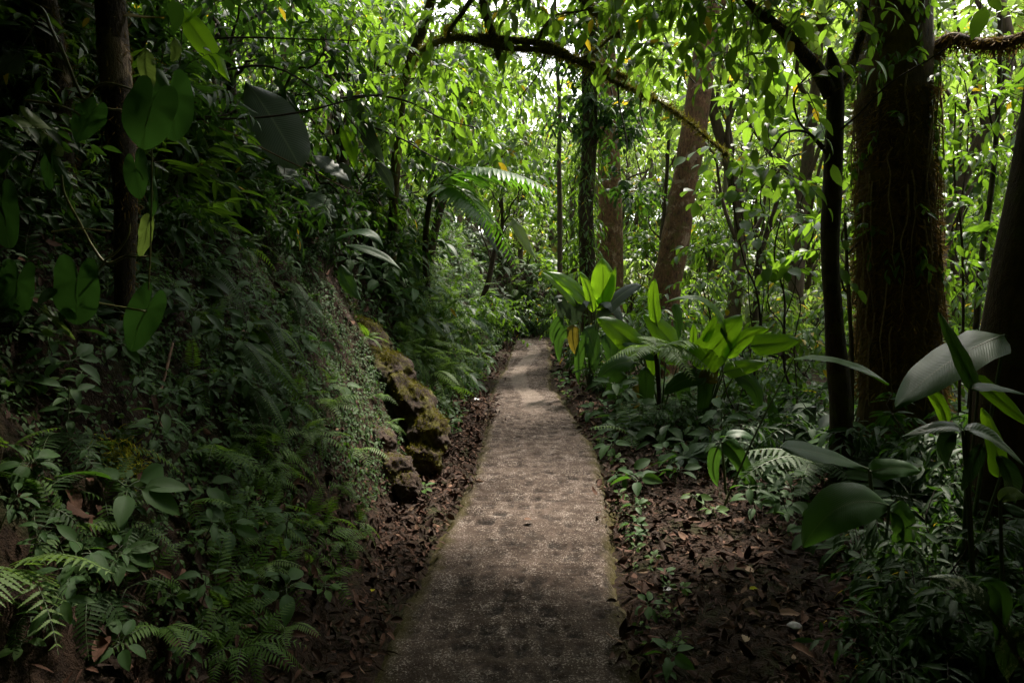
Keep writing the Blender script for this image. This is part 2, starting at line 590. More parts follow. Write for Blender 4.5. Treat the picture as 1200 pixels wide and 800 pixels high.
def quat_align(normal, spin=0.0):
    q = Vector((0, 0, 1)).rotation_difference(Vector(normal))
    from mathutils import Quaternion
    return q @ Quaternion((0, 0, 1), spin)


# ------------------------------------------------------------------ path edges and terrain
EDGE = [(800, 425, 762), (732, 455, 745), (665, 492, 733), (597, 528, 725), (535, 556, 705), (501, 565, 687), (467, 570, 663),
        (454, 575, 648), (434, 588, 647), (412, 597, 647), (401, 602, 643)]


def ground_pt(u, v):
    d = ray(u, v)
    return (A((0, 0, CAM_H)) + d * (-CAM_H / d[2]))[:2]


eL = A([ground_pt(l, v) for v, l, r in EDGE])
eR = A([ground_pt(r, v) for v, l, r in EDGE])
rowsY = np.arange(-5, 16.6, .12)


def edge_x(E):
    x = np.interp(rowsY, E[:, 1], E[:, 0])
    x = np.where(rowsY < E[0, 1], E[0, 0] + (E[1, 0] - E[0, 0]) / (E[1, 1] - E[0, 1]) * np.maximum(rowsY - E[0, 1], -1.2) * .6, x)
    kx = np.exp(-np.linspace(-2, 2, 5) ** 2)
    kx /= kx.sum()
    return np.convolve(np.pad(x, 2, mode='edge'), kx, mode='valid')


PL = np.stack([edge_x(eL), rowsY], 1)
PR = np.stack([edge_x(eR), rowsY], 1)
# beyond the last visible row the path swings to the right and climbs out of view behind the broad-leaved plants
wl = PR[-1, 0] - PL[-1, 0]
piv = A((PR[-1, 0] + .8, PR[-1, 1]))
arcL = [piv + (wl + .8) * A((-math.cos(a), math.sin(a))) for a in np.linspace(0, math.pi / 2 * .95, 24)[1:]]
arcR = [piv + .8 * A((-math.cos(a), math.sin(a))) for a in np.linspace(0, math.pi / 2 * .95, 24)[1:]]
PL = np.vstack([PL, arcL, [arcL[-1] + A((k * .4, .05 * k)) for k in range(1, 12)]])
PR = np.vstack([PR, arcR, [arcR[-1] + A((k * .4, .05 * k)) for k in range(1, 12)]])
N_STRAIGHT = len(rowsY)


def signed_dist(P, poly):
    """Distance of points P (N,2) to a polyline, positive on its left side, and the index of the nearest segment."""
    best = np.full(len(P), 1e9)
    sg = np.ones(len(P))
    idx = np.zeros(len(P), int)
    a, b = poly[:-1], poly[1:]
    for i in range(len(a)):
        d = b[i] - a[i]
        t = np.clip(((P - a[i]) @ d) / (d @ d), 0, 1)
        q = P - (a[i] + t[:, None] * d)
        dd = np.hypot(q[:, 0], q[:, 1])
        s = d[0] * (P[:, 1] - a[i][1]) - d[1] * (P[:, 0] - a[i][0])
        u = dd < best
        best = np.where(u, dd, best)
        sg = np.where(u, np.sign(s), sg)
        idx = np.where(u, i, idx)
    return best * sg, idx


PLc, PRc = PL[::3], PR[::3]


def height(x, y):
    x, y = np.atleast_1d(np.asarray(x, float)), np.atleast_1d(np.asarray(y, float))
    P = np.stack([x, y], 1)
    P3 = np.stack([x, y, np.zeros_like(x)], 1)
    dl, il = signed_dist(P, PLc)
    dr, ir = signed_dist(P, PRc)
    dr = -dr
    n1 = fbm(P3 * .9, 3, 3)
    n2 = fbm(P3 * 3.1, 9, 3)
    base = .015 * n2
    w = .22 + .22 * smooth(y, 3, 5.5) - .12 * smooth(y, 6.5, 8.5) + .12 * n1
    s = np.maximum(dl - w, 0)
    fac = 1 - .80 * smooth(il * 3, N_STRAIGHT + 4, N_STRAIGHT + 22)
    top = (3.2 + 1.4 * (1 - smooth(y, 5.0, 9.5)) + .35 * n1) * fac
    slope = 1.62 + .75 * smooth(y, 6.5, 9.0)
    rise = top * (1 - np.exp(-slope * s / top)) * 1.0
    rise = np.where(s * slope < top * .8, s * slope * (1 - .13 * s * slope / top), rise)
    lin = np.minimum(s * slope, top)
    soft = top * np.tanh(s * slope / top * 1.12)
    rise = .35 * lin + .65 * soft
    rise = rise + .14 * np.minimum(np.maximum(s - 1.7, 0), 14) * (.05 + .95 * fac)
    rise = rise + smooth(s, .1, .8) * (.16 * n2 + .22 * n1)
    left = base + rise + .02 * smooth(dl, 0, .1)
    right = base + .05 * smooth(dr, .1, .5) * (n1 + .6) + .25 * smooth(dr, 2, 8) * n1 - .02 * np.maximum(dr - 4, 0).clip(0, 20)
    inside = np.full_like(x, -.05)
    return np.where(dl > 0, left, np.where(dr > 0, right, inside)) + 0.0


def hgt(x, y):
    return float(height(x, y)[0])


def ground_normal(x, y, e=.12):
    h = height([x - e, x + e, x, x], [y, y, y - e, y + e])
    return nrm(A((-(h[1] - h[0]) / (2 * e), -(h[3] - h[2]) / (2 * e), 1.)))


def hit(u, v, y0=1.2, y1=60):
    """Where the line of sight (u, v) meets the ground."""
    d = ray(u, v)
    Y = np.concatenate([np.arange(y0, 20, .06), np.arange(20, y1, .5)])
    Pt = A((0, 0, CAM_H)) + d[None] * (Y / d[1])[:, None]
    g = height(Pt[:, 0], Pt[:, 1])
    below = np.nonzero(Pt[:, 2] <= g)[0]
    if len(below) == 0:
        return None
    p = Pt[below[0]].copy()
    p[2] = g[below[0]]
    return p


def on_ground(x, y, sink=0.0):
    return A((x, y, hgt(x, y) - sink))


# terrain sheet, fine near the path and coarse towards the horizon
def axis(lo, hi, step, far, far2, grow=1.16):
    a = list(np.arange(lo, hi, step))
    s = step
    x = a[-1]
    while x < far2:
        s *= grow
        x += s
        a.append(x)
    s, x = step, a[0]
    pre = []
    while x > -far:
        s *= grow
        x -= s
        pre.append(x)
    return np.array(pre[::-1] + a)


gx = axis(-4.5, 5.0, .09, 220, 220)
gy = axis(-2.0, 20.5, .10, 60, 260)
GX, GY = np.meshgrid(gx, gy)
gz = height(GX.ravel(), GY.ravel())
acc = Acc()
acc.add(np.stack([GX.ravel(), GY.ravel(), gz], 1), grid_faces(len(gy), len(gx)))
tag(put("ground", acc.mesh("ground", M['soil'])), kind='structure')

# the path: a slab with a slightly uneven top and rounded, worn edges
nC = 112
Vp, UVp = [], []
Lacc = 0
for i in range(len(PL)):
    if i:
        Lacc += np.linalg.norm((PL[i] + PR[i] - PL[i - 1] - PR[i - 1]) / 2)
    for j in range(nC):
        t = j / (nC - 1)
        q = PL[i] * (1 - t) + PR[i] * t
        Vp.append((q[0], q[1], .014))
        UVp.append((t * 1.1, Lacc + 5))
Vp, UVp = A(Vp), A(UVp)
R0 = len(PL)
VV = Vp.reshape(R0, nC, 3)
UU = UVp.reshape(R0, nC, 2)
rr = np.linspace(0, R0 - 1, R0 * 8)
i0 = np.clip(rr.astype(int), 0, R0 - 2)
ft = (rr - i0)[:, None, None]
VV = VV[i0] * (1 - ft) + VV[i0 + 1] * ft
UU = UU[i0] * (1 - ft) + UU[i0 + 1] * ft
Vp, UVp = VV.reshape(-1, 3), UU.reshape(-1, 2)
ed = np.minimum(UVp[:, 0], 1.1 - UVp[:, 0])
edge_n = fbm(Vp * A((2.5, 2.5, 0)), 21, 3)
# pitted cells pressed into the surface, in uneven rows, worn away in patches
wob = np.stack([fbm(Vp * 3.2, 61, 3), fbm(Vp * 3.2, 62, 3)], 1) * .075
cuv = (UVp + wob) / A((.118, .170))
row = np.floor(cuv[:, 1])
cuv[:, 0] += _hash(np.stack([row, row * 0, row * 0], 1), 5) * .9
cellid = np.floor(cuv)
fu, fv = (cuv - cellid).T
strength = _hash(np.stack([cellid[:, 0], cellid[:, 1], row * 0], 1), 17)
box = smooth(np.minimum(fu, 1 - fu) + .10 * fbm(Vp * 30, 63, 2), .10, .20) * smooth(np.minimum(fv, 1 - fv) + .10 * fbm(Vp * 30, 64, 2), .10, .26)
worn = smooth(fbm(Vp * 1.5, 65, 3) + .25 * fbm(Vp * 5, 66, 2), -.35, .30)
pit = box * (.12 + .88 * strength) * (1 - .75 * worn) * (.25 + .75 * smooth(fbm(Vp * 42, 67, 3), -.30, .20))
chip = smooth(fbm(Vp * 16, 68, 3), .22, .5)
crack = smooth(np.abs(fv - .5), .44, .5) * smooth(fbm(Vp * 1.9, 69, 2), .05, .4)
dirt = np.clip(pit * 1.25 + .6 * chip + .8 * crack, 0, 1)
Vp[:, 2] += .012 * fbm(Vp * 2.2, 31, 3) + .005 * fbm(Vp * 26, 32, 3) + .0035 * fbm(Vp * 75, 33, 2) - .020 * pit - .008 * chip - .010 * crack - .06 * (1 - smooth(ed + .045 * edge_n, 0, .10))
Vp[:, 0] += (.05 * edge_n + .03 * fbm(Vp * 9, 23, 2)) * (1 - smooth(ed, 0, .14))
acc = Acc()
acc.add(Vp, grid_faces(len(rr), nC), UVp, dirt)
tag(put("path", acc.mesh("path", M['path'])), kind='structure')


# ------------------------------------------------------------------ foliage builders
def sprays(lf, tw, P0, D, length, n, size, T, droop=.30, side=.9, up_j=.35, lmat=0, tmat=0, tw_r=.004):
    """Leafy twigs: n leaves in two ranks along each of the twigs that start at P0 and run along D."""
    S = len(P0)
    D = nrm(D)
    length = np.broadcast_to(np.asarray(length, float), (S,))
    t = np.linspace(.18, 1.0, n)[None, :].repeat(S, 0) + rng.normal(0, .02, (S, n))
    pos = P0[:, None] + D[:, None] * (length[:, None] * t)[..., None]
    pos[..., 2] -= droop * length[:, None] * t ** 2
    sd = nrm(np.cross(D, UP) + rng.normal(0, .15, (S, 3)))
    alt = np.where((np.arange(n)[None] + rng.integers(0, 2, (S, 1))) % 2 == 0, 1., -1.)
    td = D[:, None] - UP * (2 * droop * t)[..., None]
    ld = .6 * td + sd[:, None] * (alt * side * (1 - .75 * np.clip(t, 0, 1) ** 6))[..., None] + rng.normal(0, .22, (S, n, 3)) - UP * .28
    un = UP + rng.normal(0, up_j, (S, n, 3))
    sz = size * rng.uniform(.55, 1.2, (S, n)) * (1 - .25 * np.abs(t - .55))
    lf.scatter(T, pos.reshape(-1, 3), frames(ld.reshape(-1, 3), un.reshape(-1, 3)), sz.ravel(), mat=lmat)
    if tw is not None:
        m = 4
        tt = np.linspace(0, 1, m)
        c = P0[:, None] + D[:, None] * (length[:, None] * tt)[..., None]
        c[..., 2] -= droop * length[:, None] * tt ** 2
        b = np.cross(D, sd)
        ang = A([0, 2.094, 4.189])
        ring = np.cos(ang)[None, :, None] * sd[:, None] + np.sin(ang)[None, :, None] * b[:, None]
        rad = tw_r * (1 - .8 * tt)
        V = c[:, :, None] + ring[:, None] * rad[None, :, None, None]
        F = grid_faces(m, 3, True)
        FF = F[None] + (np.arange(S) * m * 3)[:, None, None]
        tw.add(V.reshape(-1, 3), FF.reshape(-1, 4), None, .5, tmat)


def cloud(lf, tw, centres, n, spray_len, nleaf, size, T, flat=.75, droop=.3, **kw):
    """n leafy twigs through each of the ellipsoids (x, y, z, radius), pointing outwards."""
    for (x, y, z, r) in centres:
        k = max(3, int(n * r * r))
        d = nrm(rng.normal(0, 1, (k, 3)) * A((1, 1, .8)))
        rad = r * rng.random(k) ** .45
        P0 = A((x, y, z)) + d * rad[:, None] * A((1, 1, flat)) - d * spray_len * .4
        D = nrm(d * A((1, 1, .5)) + rng.normal(0, .45, (k, 3)) + UP * .1)
        sprays(lf, tw, P0, D, spray_len * rng.uniform(.6, 1.3, k), nleaf, size, T, droop=droop, **kw)


def wander(a, b, n=7, amp=.06, sag=0.0, seed=0):
    a, b = A(a, ), A(b)
    t = np.linspace(0, 1, n)[:, None]
    L = np.linalg.norm(b - a)
    p = a * (1 - t) + b * t
    r = np.random.default_rng(seed)
    j = r.normal(0, amp * L / n ** .5, (n, 3))
    j[0] = j[-1] = 0
    p = p + j
    p[:, 2] += sag * L * (4 * t * (1 - t))[:, 0]
    return p


def leaf_points(V, n, spread=0.0, sides=0):
    """Random points on the tube whose ring vertices are V."""
    i = rng.integers(0, len(V), n)
    p = V[i]
    if sides:
        q = V[np.minimum(i + sides, len(V) - 1)]
        t = rng.random((n, 1))
        t = np.where(np.linalg.norm(q - p, axis=1, keepdims=True) > .6, 0, t)
        p = p * (1 - t) + q * t
    return p + rng.normal(0, spread, (n, 3)) if spread else p


def custom_tree(name, label, cat, trunk, radii, clusters, leafm='leaf_mid', barkm='bark_dark', T=L_OVATE, size=.12, n=60, spray=.45, nleaf=7,
                group=None, sides=12, rough=.10, buttress=0.0, limbs=True, limb_r=.03, limb_from=.6, flat=.75, droop=.3, crown_name='crown', seed=1, trunk_name='trunk', extra=None):
    """A tree (or tall shrub) > trunk (with its limbs), crown."""
    trunk = A(trunk)
    o = thing(name, label, cat, trunk[0], group)
    c = catmull(trunk, 6 * len(trunk))
    rad = np.interp(np.linspace(0, 1, len(c)), np.linspace(0, 1, len(radii)), radii)
    bk = Acc()
    tv = tube(bk, c, rad, sides, rough, seed, 4.0, buttress=buttress)
    lf, tw = Acc(), Acc()
    for i, (x, y, z, r) in enumerate(clusters):
        if limbs:
            t = limb_from + (1 - limb_from) * ((i * .618) % 1)
            k = int(t * (len(c) - 1))
            w = wander(c[k], (x, y, z), 8, .06, .06, seed * 31 + i)
            tube(bk, catmull(w, 18), np.linspace(min(limb_r, rad[k] * .7), .006, 18), 6, .1, i)
    cloud(lf, bk, clusters, n, spray, nleaf, size, T, flat=flat, droop=droop)
    put(trunk_name, bk.mesh(name + "_" + trunk_name, M[barkm], trunk[0]), o)
    if clusters:
        put(crown_name, lf.mesh(name + "_" + crown_name, M[leafm], trunk[0]), o)
    return o, tv, c, rad


def px(*rows):
    """Crown clusters from sight lines: (u, v, distance, radius in metres)."""
    return [(*at(u, v, Y), r) for (u, v, Y, r) in rows]


def moss_on(parent, V, n, size, mat, name='moss', origin=(0, 0, 0), down=.0, sides=0):
    """Short moss blades standing on the surface points V of a trunk, branch or rock."""
    ac = Acc()
    ctr = V.mean(0)
    p = leaf_points(V, n, .006, sides)
    d = rng.normal(0, .7, (n, 3)) + UP * (.5 - down * 2)
    ac.scatter(L_BLADE, p, frames(d, rng.normal(0, 1, (n, 3))), rng.uniform(.5, 1.3, n) * size)
    return put(name, ac.mesh(name, M[mat], origin), parent)


def pinna(width, lobes, fold, droop):
    """One lobed pinna: a tapering strip whose edges are cut into rounded lobes."""
    nr = lobes * 2 + 2
    t = np.linspace(0, 1, nr)
    V, UV = [], []
    for i in range(nr):
        w = width * .5 * min(1, .55 + 3 * t[i]) * (1 - t[i] ** 1.6) + .006
        w *= 1.0 if i % 2 == 0 else .50
        for c in (-1, 0, 1):
            V.append((c * w, t[i] + (.02 if c else 0) + (.035 * abs(c) if i % 2 == 0 else 0), fold * abs(c) * w - droop * t[i] ** 2))
            UV.append((.5 + .5 * c, t[i]))
    return A(V), grid_faces(nr, 3), A(UV)


PINNA = [pinna(.27, 7, .2, .14), pinna(.25, 8, .35, .22), pinna(.29, 6, .1, .08)]


# ---- ferns: frond meshes shared by all ferns of a kind
def frond_mesh(name, mat, n=18, width=.34, kind='cut', droop=.45, seed=0, stalk=.12, gap=1.0):
    """A frond of unit length: midrib tube and n pairs of pinnae; 'cut' pinnae carry lobes of their own."""
    r = np.random.default_rng(seed)
    ac = Acc()
    tt = np.linspace(0, 1, 14)
    curve = lambda t: np.stack([.05 * np.sin(t * 2.2 + seed) * t, t * (1 - .10 * droop * t), .10 * np.sin(np.minimum(t * 2, 1) * 1.57) * 1 - droop * t ** 2.2], -1)
    tube(ac, curve(tt), np.linspace(.008, .002, 14), 4, mat=1)
    for i in range(n):
        t = stalk + (1 - stalk) * (i / (n - .2)) ** .95
        c = curve(A([t]))[0]
        tg = nrm(curve(A([min(1, t + .02)]))[0] - curve(A([t - .02]))[0])
        up = nrm(np.cross(np.cross(tg, UP), tg))
        sx = np.cross(tg, up)
        q = (t - stalk) / (1 - stalk)
        ln = width * (min(1, q * 5 + .55) if kind != 'tri' else 1) * (1 - q) ** (.62 if kind != 'ladder' else .35) * r.uniform(.9, 1.08) + .02
        for s in (-1, 1):
            d = nrm(s * sx + tg * (.35 + .3 * q) - up * .12 * r.uniform(.3, 1.6))
            if kind in ('cut', 'tri'):
                ac.scatter(PINNA[r.integers(0, 3)], c[None], frames(d[None], (up + r.normal(0, .12, 3))[None]), A([ln]), A([.3 + .4 * r.random()]))
            else:
                Vl, Fl, Ul = leaf('lance' if kind == 'ladder' else 'strap', .24 * gap, 4, 3, fold=.25, droop=.22)
                Rm = frames(d[None], up[None])
                ac.scatter((Vl, Fl, Ul), c[None], Rm, A([ln]), A([.3 + .4 * r.random()]))
    return ac.mesh(name, [M[mat], M['stem']])


FR = {}
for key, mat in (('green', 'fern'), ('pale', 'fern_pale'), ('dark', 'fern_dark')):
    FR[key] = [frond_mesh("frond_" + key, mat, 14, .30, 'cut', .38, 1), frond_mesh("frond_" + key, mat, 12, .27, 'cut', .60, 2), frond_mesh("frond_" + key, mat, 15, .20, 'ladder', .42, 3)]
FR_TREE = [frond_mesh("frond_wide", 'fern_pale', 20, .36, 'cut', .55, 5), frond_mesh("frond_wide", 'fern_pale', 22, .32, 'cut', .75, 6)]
FR_PALM = [frond_mesh("palm_frond", 'palm', 24, .36, 'ladder', .50, 7, .2, .75), frond_mesh("palm_frond", 'palm', 24, .34, 'strap', .8, 8, .2, .6)]
FR_SWORD = [frond_mesh("sword_frond", 'fern_dark', 30, .12, 'ladder', .75, 9, .1, 1.3), frond_mesh("sword_frond", 'fern', 30, .11, 'ladder', .6, 10, .1, 1.3)]


def aim_frond(parent, me, d, size, roll=0.0, name='frond'):
    """A frond that leaves its crown along d and arches over."""
    d = nrm(d)
    Rm = frames(d[None], (UP + A((.001, .002, 0)))[None])[0]
    q = Matrix(Rm.tolist()).to_quaternion()
    from mathutils import Quaternion
    q = q @ Quaternion((0, 1, 0), roll)
    return put(name, me, parent, (0, 0, 0), q, size)


def fern(label, p, dirs, size, kind='green', group=None, meshes=None, name='fern'):
    o = thing(name, label, 'fern', p, group)
    ms = meshes or FR[kind]
    for i, d in enumerate(dirs):
        s = size * (d[3] if len(d) > 3 else 1.0) * random.uniform(.85, 1.1)
        aim_frond(o, ms[random.randrange(len(ms))], d[:3], s, random.uniform(-.35, .35))
    return o


def fan(n, normal, lift=.7, a0=0.0, spread=6.283):
    """Directions of n fronds round a crown whose axis is the ground normal."""
    nn = nrm(A(normal))
    x = nrm(np.cross(nn, A((.3, 1., .2))))
    y = np.cross(nn, x)
    out = []
    for i in range(n):
        a = a0 + spread * (i + random.uniform(-.3, .3)) / n
        out.append(tuple(nrm(math.cos(a) * x + math.sin(a) * y + nn * lift * random.uniform(.6, 1.4))))
    return out


# ---- broad single leaves (heliconia, aroids): one mesh each, bent along three points
def big_leaf(parent, base, mid, tip, width, normal, mat='banana', kind='banana', stalk_from=None, fold=.22, wave=.03, seed=0, name='leaf', stalk_r=.012, lobe=0.0, nr=22, nc=9, ragged=0.0, stalkm='stem', label=None):
    base, mid, tip = A(base), A(mid), A(tip)
    t = np.linspace(0, 1, nr)
    ctrl = 2 * mid - .5 * (base + tip)
    C = (1 - t)[:, None] ** 2 * base + 2 * ((1 - t) * t)[:, None] * ctrl + (t ** 2)[:, None] * tip
    Tn = nrm(np.gradient(C, axis=0))
    L = np.linalg.norm(np.diff(C, axis=0), axis=1).sum()
    tt = np.linspace(0, 1, 200)
    w = prof(kind, t) / prof(kind, tt).max() * width * .5
    w = np.maximum(w, .0015)
    r = np.random.default_rng(seed + 5)
    nor = nrm(A(normal))
    X = nrm(np.cross(Tn, nor))
    Z = nrm(np.cross(X, Tn))
    cs = np.linspace(-1, 1, nc)
    V, UV = [], []
    ph = r.uniform(0, 6, 4)
    for i in range(nr):
        for c in cs:
            ew = 1.0
            if ragged:
                ew = 1 - ragged * max(0, math.sin(t[i] * 41 + ph[0] + (c > 0) * 2) - .55) * abs(c) ** 2
            x = c * w[i] * ew
            z = fold * abs(x) - .10 * width * c * c + wave * width * (math.sin(t[i] * 9 + ph[1] + c) + .6 * math.sin(t[i] * 21 + ph[2] + 2 * c)) * c * c
            pt = C[i] + X[i] * x + Z[i] * z - Tn[i] * lobe * L * abs(c) ** 1.5 * (1 - t[i]) ** 3
            V.append(pt)
            UV.append((.5 + .5 * c, t[i]))
    ac = Acc()
    if kind == 'heart':
        nth, nrg = 40, 9
        th = np.linspace(-math.pi, math.pi, nth)
        q = np.abs(th) / math.pi
        sx = width * .5 / L
        rr_ = np.interp(q, [0, .06, .18, .35, .5, .65, .8, .9, .96, 1], A([1, .90, .78, .62, .56, .57, .60, .52, .30, .06]))
        rr_ = np.convolve(np.pad(rr_, 1, mode='edge'), [.25, .5, .25], mode='valid')
        V, UV = [], []
        for g in np.linspace(.03, 1, nrg):
            for a_, e in zip(th, rr_):
                lx, ly = math.sin(a_) * e * g * sx / .56, math.cos(a_) * e * g
                lz = fold * abs(lx) - .30 * lx * lx - .16 * max(ly, 0) ** 2 + wave * .7 * math.sin(a_ * 3 + ph[1]) * g * g + .02 * math.sin(a_ * 7 + ph[2]) * g ** 2
                V.append(base + nrm(tip - base) * ly * L + X[4] * lx * L + Z[4] * lz * L)
                UV.append((.5 + .5 * lx / (sx * 1.1), max(0, min(1, ly))))
        ac.add(V, grid_faces(nrg, nth), UV, r.random())
    else:
        ac.add(V, grid_faces(nr, nc), UV, r.random())
    org = A(parent.location)
    o = put(name, ac.mesh(name, M[mat], org), parent)
    if label:
        o['label'] = label
    # midrib and stalk
    sp = Acc()
    k = int(nr * (.85 if kind != 'heart' else .6))
    tube(sp, C[:k] - Z[:k] * .004, np.linspace(stalk_r * .55, .0015, k), 5)
    if stalk_from is not None:
        s0 = A(stalk_from)
        q = [s0, s0 * .55 + base * .45 + UP * .12 * np.linalg.norm(base - s0) * .3, base]
        tube(sp, catmull(q, 12), np.linspace(stalk_r, stalk_r * .55, 12), 6)
    put('leaf_stalk', sp.mesh('leaf_stalk', M[stalkm], org), o)
    return o


def px_leaves(parent, rows, Y, **kw):
    """Big leaves given by the sight lines of their base, middle and tip: (base, mid, tip, width, normal, options)."""
    for i, row in enumerate(rows):
        b, m, t, w, nor = row[:5]
        opt = dict(kw)
        opt.update(row[5] if len(row) > 5 else {})
        ys = opt.pop('Y', (Y, Y, Y))
        if not hasattr(ys, '__len__'):
            ys = (ys,) * 3
        big_leaf(parent, at(*b, ys[0]), at(*m, ys[1]), at(*t, ys[2]), w * ys[1] / FPX, nor, seed=i * 7 + int(b[0]), **opt)


# ---- herbs: small single-mesh plants
def herb_mesh(name, mat, nl=7, T=L_OVATE2, h=.12, size=.10, seed=0, style='rosette'):
    r = np.random.default_rng(seed)
    ac = Acc()
    pts = np.stack([.02 * np.sin(np.linspace(0, 3, 6) + seed), .02 * np.cos(np.linspace(0, 2, 6) + seed) - .02, np.linspace(0, h, 6)], 1)
    tube(ac, pts, np.linspace(.004, .0025, 6), 4, mat=1)
    for i in range(nl):
        a = i * 2.4 + r.uniform(-.3, .3)
        t = .35 + .65 * (i + 1) / nl if style == 'stem' else .75 + .25 * (i + 1) / nl
        p = A([np.interp(t, np.linspace(0, 1, 6), pts[:, j]) for j in range(3)])
        el = r.uniform(-.05, .5)
        d = A((math.cos(a), math.sin(a), el))
        st = size * .35
        p2 = p + nrm(d) * st
        tube(ac, A([p, (p + p2) / 2 + A((0, 0, .004)), p2]), [.002, .0018, .0015], 3, mat=1)
        ac.scatter(T, p2[None], frames((d - A((0, 0, .15)))[None], (UP + r.normal(0, .25, 3))[None]), A([size * r.uniform(.7, 1.15)]), A([r.random()]))
    return ac.mesh(name, [M[mat], M['stem']])


HERB = {
    'broad': [herb_mesh("herb", 'herb', 6, leaf('ovate', .52, 8, 5, fold=.25, droop=.35), .10, .13, s) for s in (1, 2, 3)],
    'stem': [herb_mesh("herb", 'herb', 9, L_OVATE2, .26, .10, s, 'stem') for s in (4, 5, 6)],
    'small': [herb_mesh("herb", 'fern', 7, L_SMALL, .06, .055, s) for s in (7, 8, 9)],
    'dark': [herb_mesh("herb", 'leaf_dark', 6, leaf('lance', .36, 8, 5, fold=.3, droop=.4), .14, .20, s) for s in (10, 11, 12)],
}


def herb(label, p, kind, size=1.0, group=None, name='herb', cat='herb', normal=None):
    nn = nrm(A((0, 0, 1.)) + (0 if normal is None else .7 * A(normal)))
    o = put(name, HERB[kind][random.randrange(3)], None, p, quat_align(nn, random.uniform(0, 6.28)), size * random.uniform(.85, 1.15))
    return tag(o, label, cat, group)


# ---- shrubs: stems and foliage shared by the copies
def shrub_meshes(seed, mat, T, size, h=1.6, w=.8, n=26, nleaf=9, spray=.5, stems=5):
    st, lf = Acc(), Acc()
    r = np.random.default_rng(seed)
    for i in range(stems):
        a = i * 6.28 / stems + r.uniform(-.5, .5)
        e = A((math.cos(a) * w * r.uniform(.3, .8), math.sin(a) * w * r.uniform(.3, .8), h * r.uniform(.6, 1.0)))
        c = catmull(wander((r.uniform(-.04, .04), r.uniform(-.04, .04), -.05), e, 6, .12, .05, seed * 7 + i), 16)
        tube(st, c, np.linspace(.014, .004, 16), 5)
        k = r.integers(5, 16, n // stems + 2)
        P0 = c[k]
        D = nrm(r.normal(0, 1, (len(k), 3)) * A((1, 1, .35)) + UP * .25)
        sprays(lf, st, P0, D, spray * r.uniform(.5, 1.2, len(k)), nleaf, size, T, droop=.35)
    return st.mesh("shrub_stem", M['twig']), lf.mesh("shrub_foliage", M[mat])


def shrub(label, p, meshes, size=1.0, group=None, name='shrub', cat='shrub', rz=None, sq=1.0):
    o = thing(name, label, cat, p, group)
    o.rotation_euler = (0, 0, random.uniform(0, 6.28) if rz is None else rz)
    o.scale = (size * sq, size * sq, size)
    put('stem', meshes[0], o)
    put('foliage', meshes[1], o)
    return o


# ================================================================== TREES ON THE RIGHT
# the big mossy trunk
b0 = on_ground(*(at(1062, 500, 5.6)[:2]), .05)
tr = [b0, at(1056, 400, 5.6), at(1050, 250, 5.6), at(1049, 100, 5.65), at(1046, -40, 5.7), at(1040, -260, 5.8), at(1030, -520, 6.0)]
big, tv, tc_, trad = custom_tree("mossy_tree", "thick dark tree trunk covered in moss, coloured a warm-lit orange, and hanging rootlets, widest of the trees", "tree", tr,
                                 [.34, .295, .28, .275, .27, .25, .2], px((640, -330, 6.5, 1.4), (760, -300, 6.0, 1.3), (560, -340, 6.0, 1.3), (860, -340, 5.6, 1.2), (680, -480, 5.6, 1.5), (600, -420, 7.2, 1.4), (500, -420, 5.4, 1.3), (1040, -420, 5.6, 1.3), (900, -420, 5.0, 1.1), (1180, -330, 5.0, 1.2), (1060, -330, 4.0, 1.0), (1250, -250, 4.2, 1.0)),  # crown clusters above the frame, added to shade the near path and bank
                                 leafm='leaf_mid', barkm='bark_big', n=60, size=.17, spray=.6, limb_r=.07, limb_from=.8, rough=.20, buttress=.45, sides=28, seed=3)
low = tv[(tv[:, 2] > .5) & (tv[:, 2] < 3.1)]
ac = Acc()
p = leaf_points(low, 11000, .008, 28)
out = nrm((p - A((tr[1][0], tr[1][1], 0))) * A((1, 1, 0)))
ac.scatter(L_BLADE, p, frames(out * .7 - UP * .6 + rng.normal(0, .35, p.shape), rng.normal(0, 1, p.shape)), rng.uniform(.03, .085, len(p)))
put("moss", ac.mesh("trunk_moss", M['moss_brown_lit'], tr[0]), big)
ac = Acc()
for i in range(46):
    a = random.uniform(math.pi * .95, math.pi * 2.05)
    z0 = random.uniform(1.2, 3.4)
    r0 = .315
    cx_, cy_ = np.interp(z0, [q[2] for q in tr], [q[0] for q in tr]), np.interp(z0, [q[2] for q in tr], [q[1] for q in tr])
    pts = [A((cx_ + math.cos(a) * r0, cy_ + math.sin(a) * r0, z0))]
    for s in range(7):
        a += random.uniform(-.10, .10)
        r0 += random.uniform(-.012, .02)
        z0 -= random.uniform(.06, .2)
        pts.append(A((cx_ + math.cos(a) * r0, cy_ + math.sin(a) * r0, z0)))
    tube(ac, catmull(pts, 24), np.linspace(.0075, .003, 24), 4)
put("hanging_rootlets", ac.mesh("hanging_rootlets", M['liana'], tr[0]), big)
ac, tw = Acc(), Acc()
k = 260
i = rng.integers(0, len(tv), k)
P0 = tv[i]
ok = (P0[:, 2] > 1.6) & (P0[:, 2] < 4.4)
P0 = P0[ok]
D = nrm((P0 - A((tr[2][0], tr[2][1], 0))) * A((1, 1, 0)) + UP * rng.normal(-.1, .5, (len(P0), 1)))
sprays(ac, ac, P0, D, .18, 6, .095, L_OVATE2, droop=.5, tmat=1)
put("climbing_leaves", ac.mesh("climbing_leaves", [M['leaf_mid'], M['twig']], tr[0]), big)
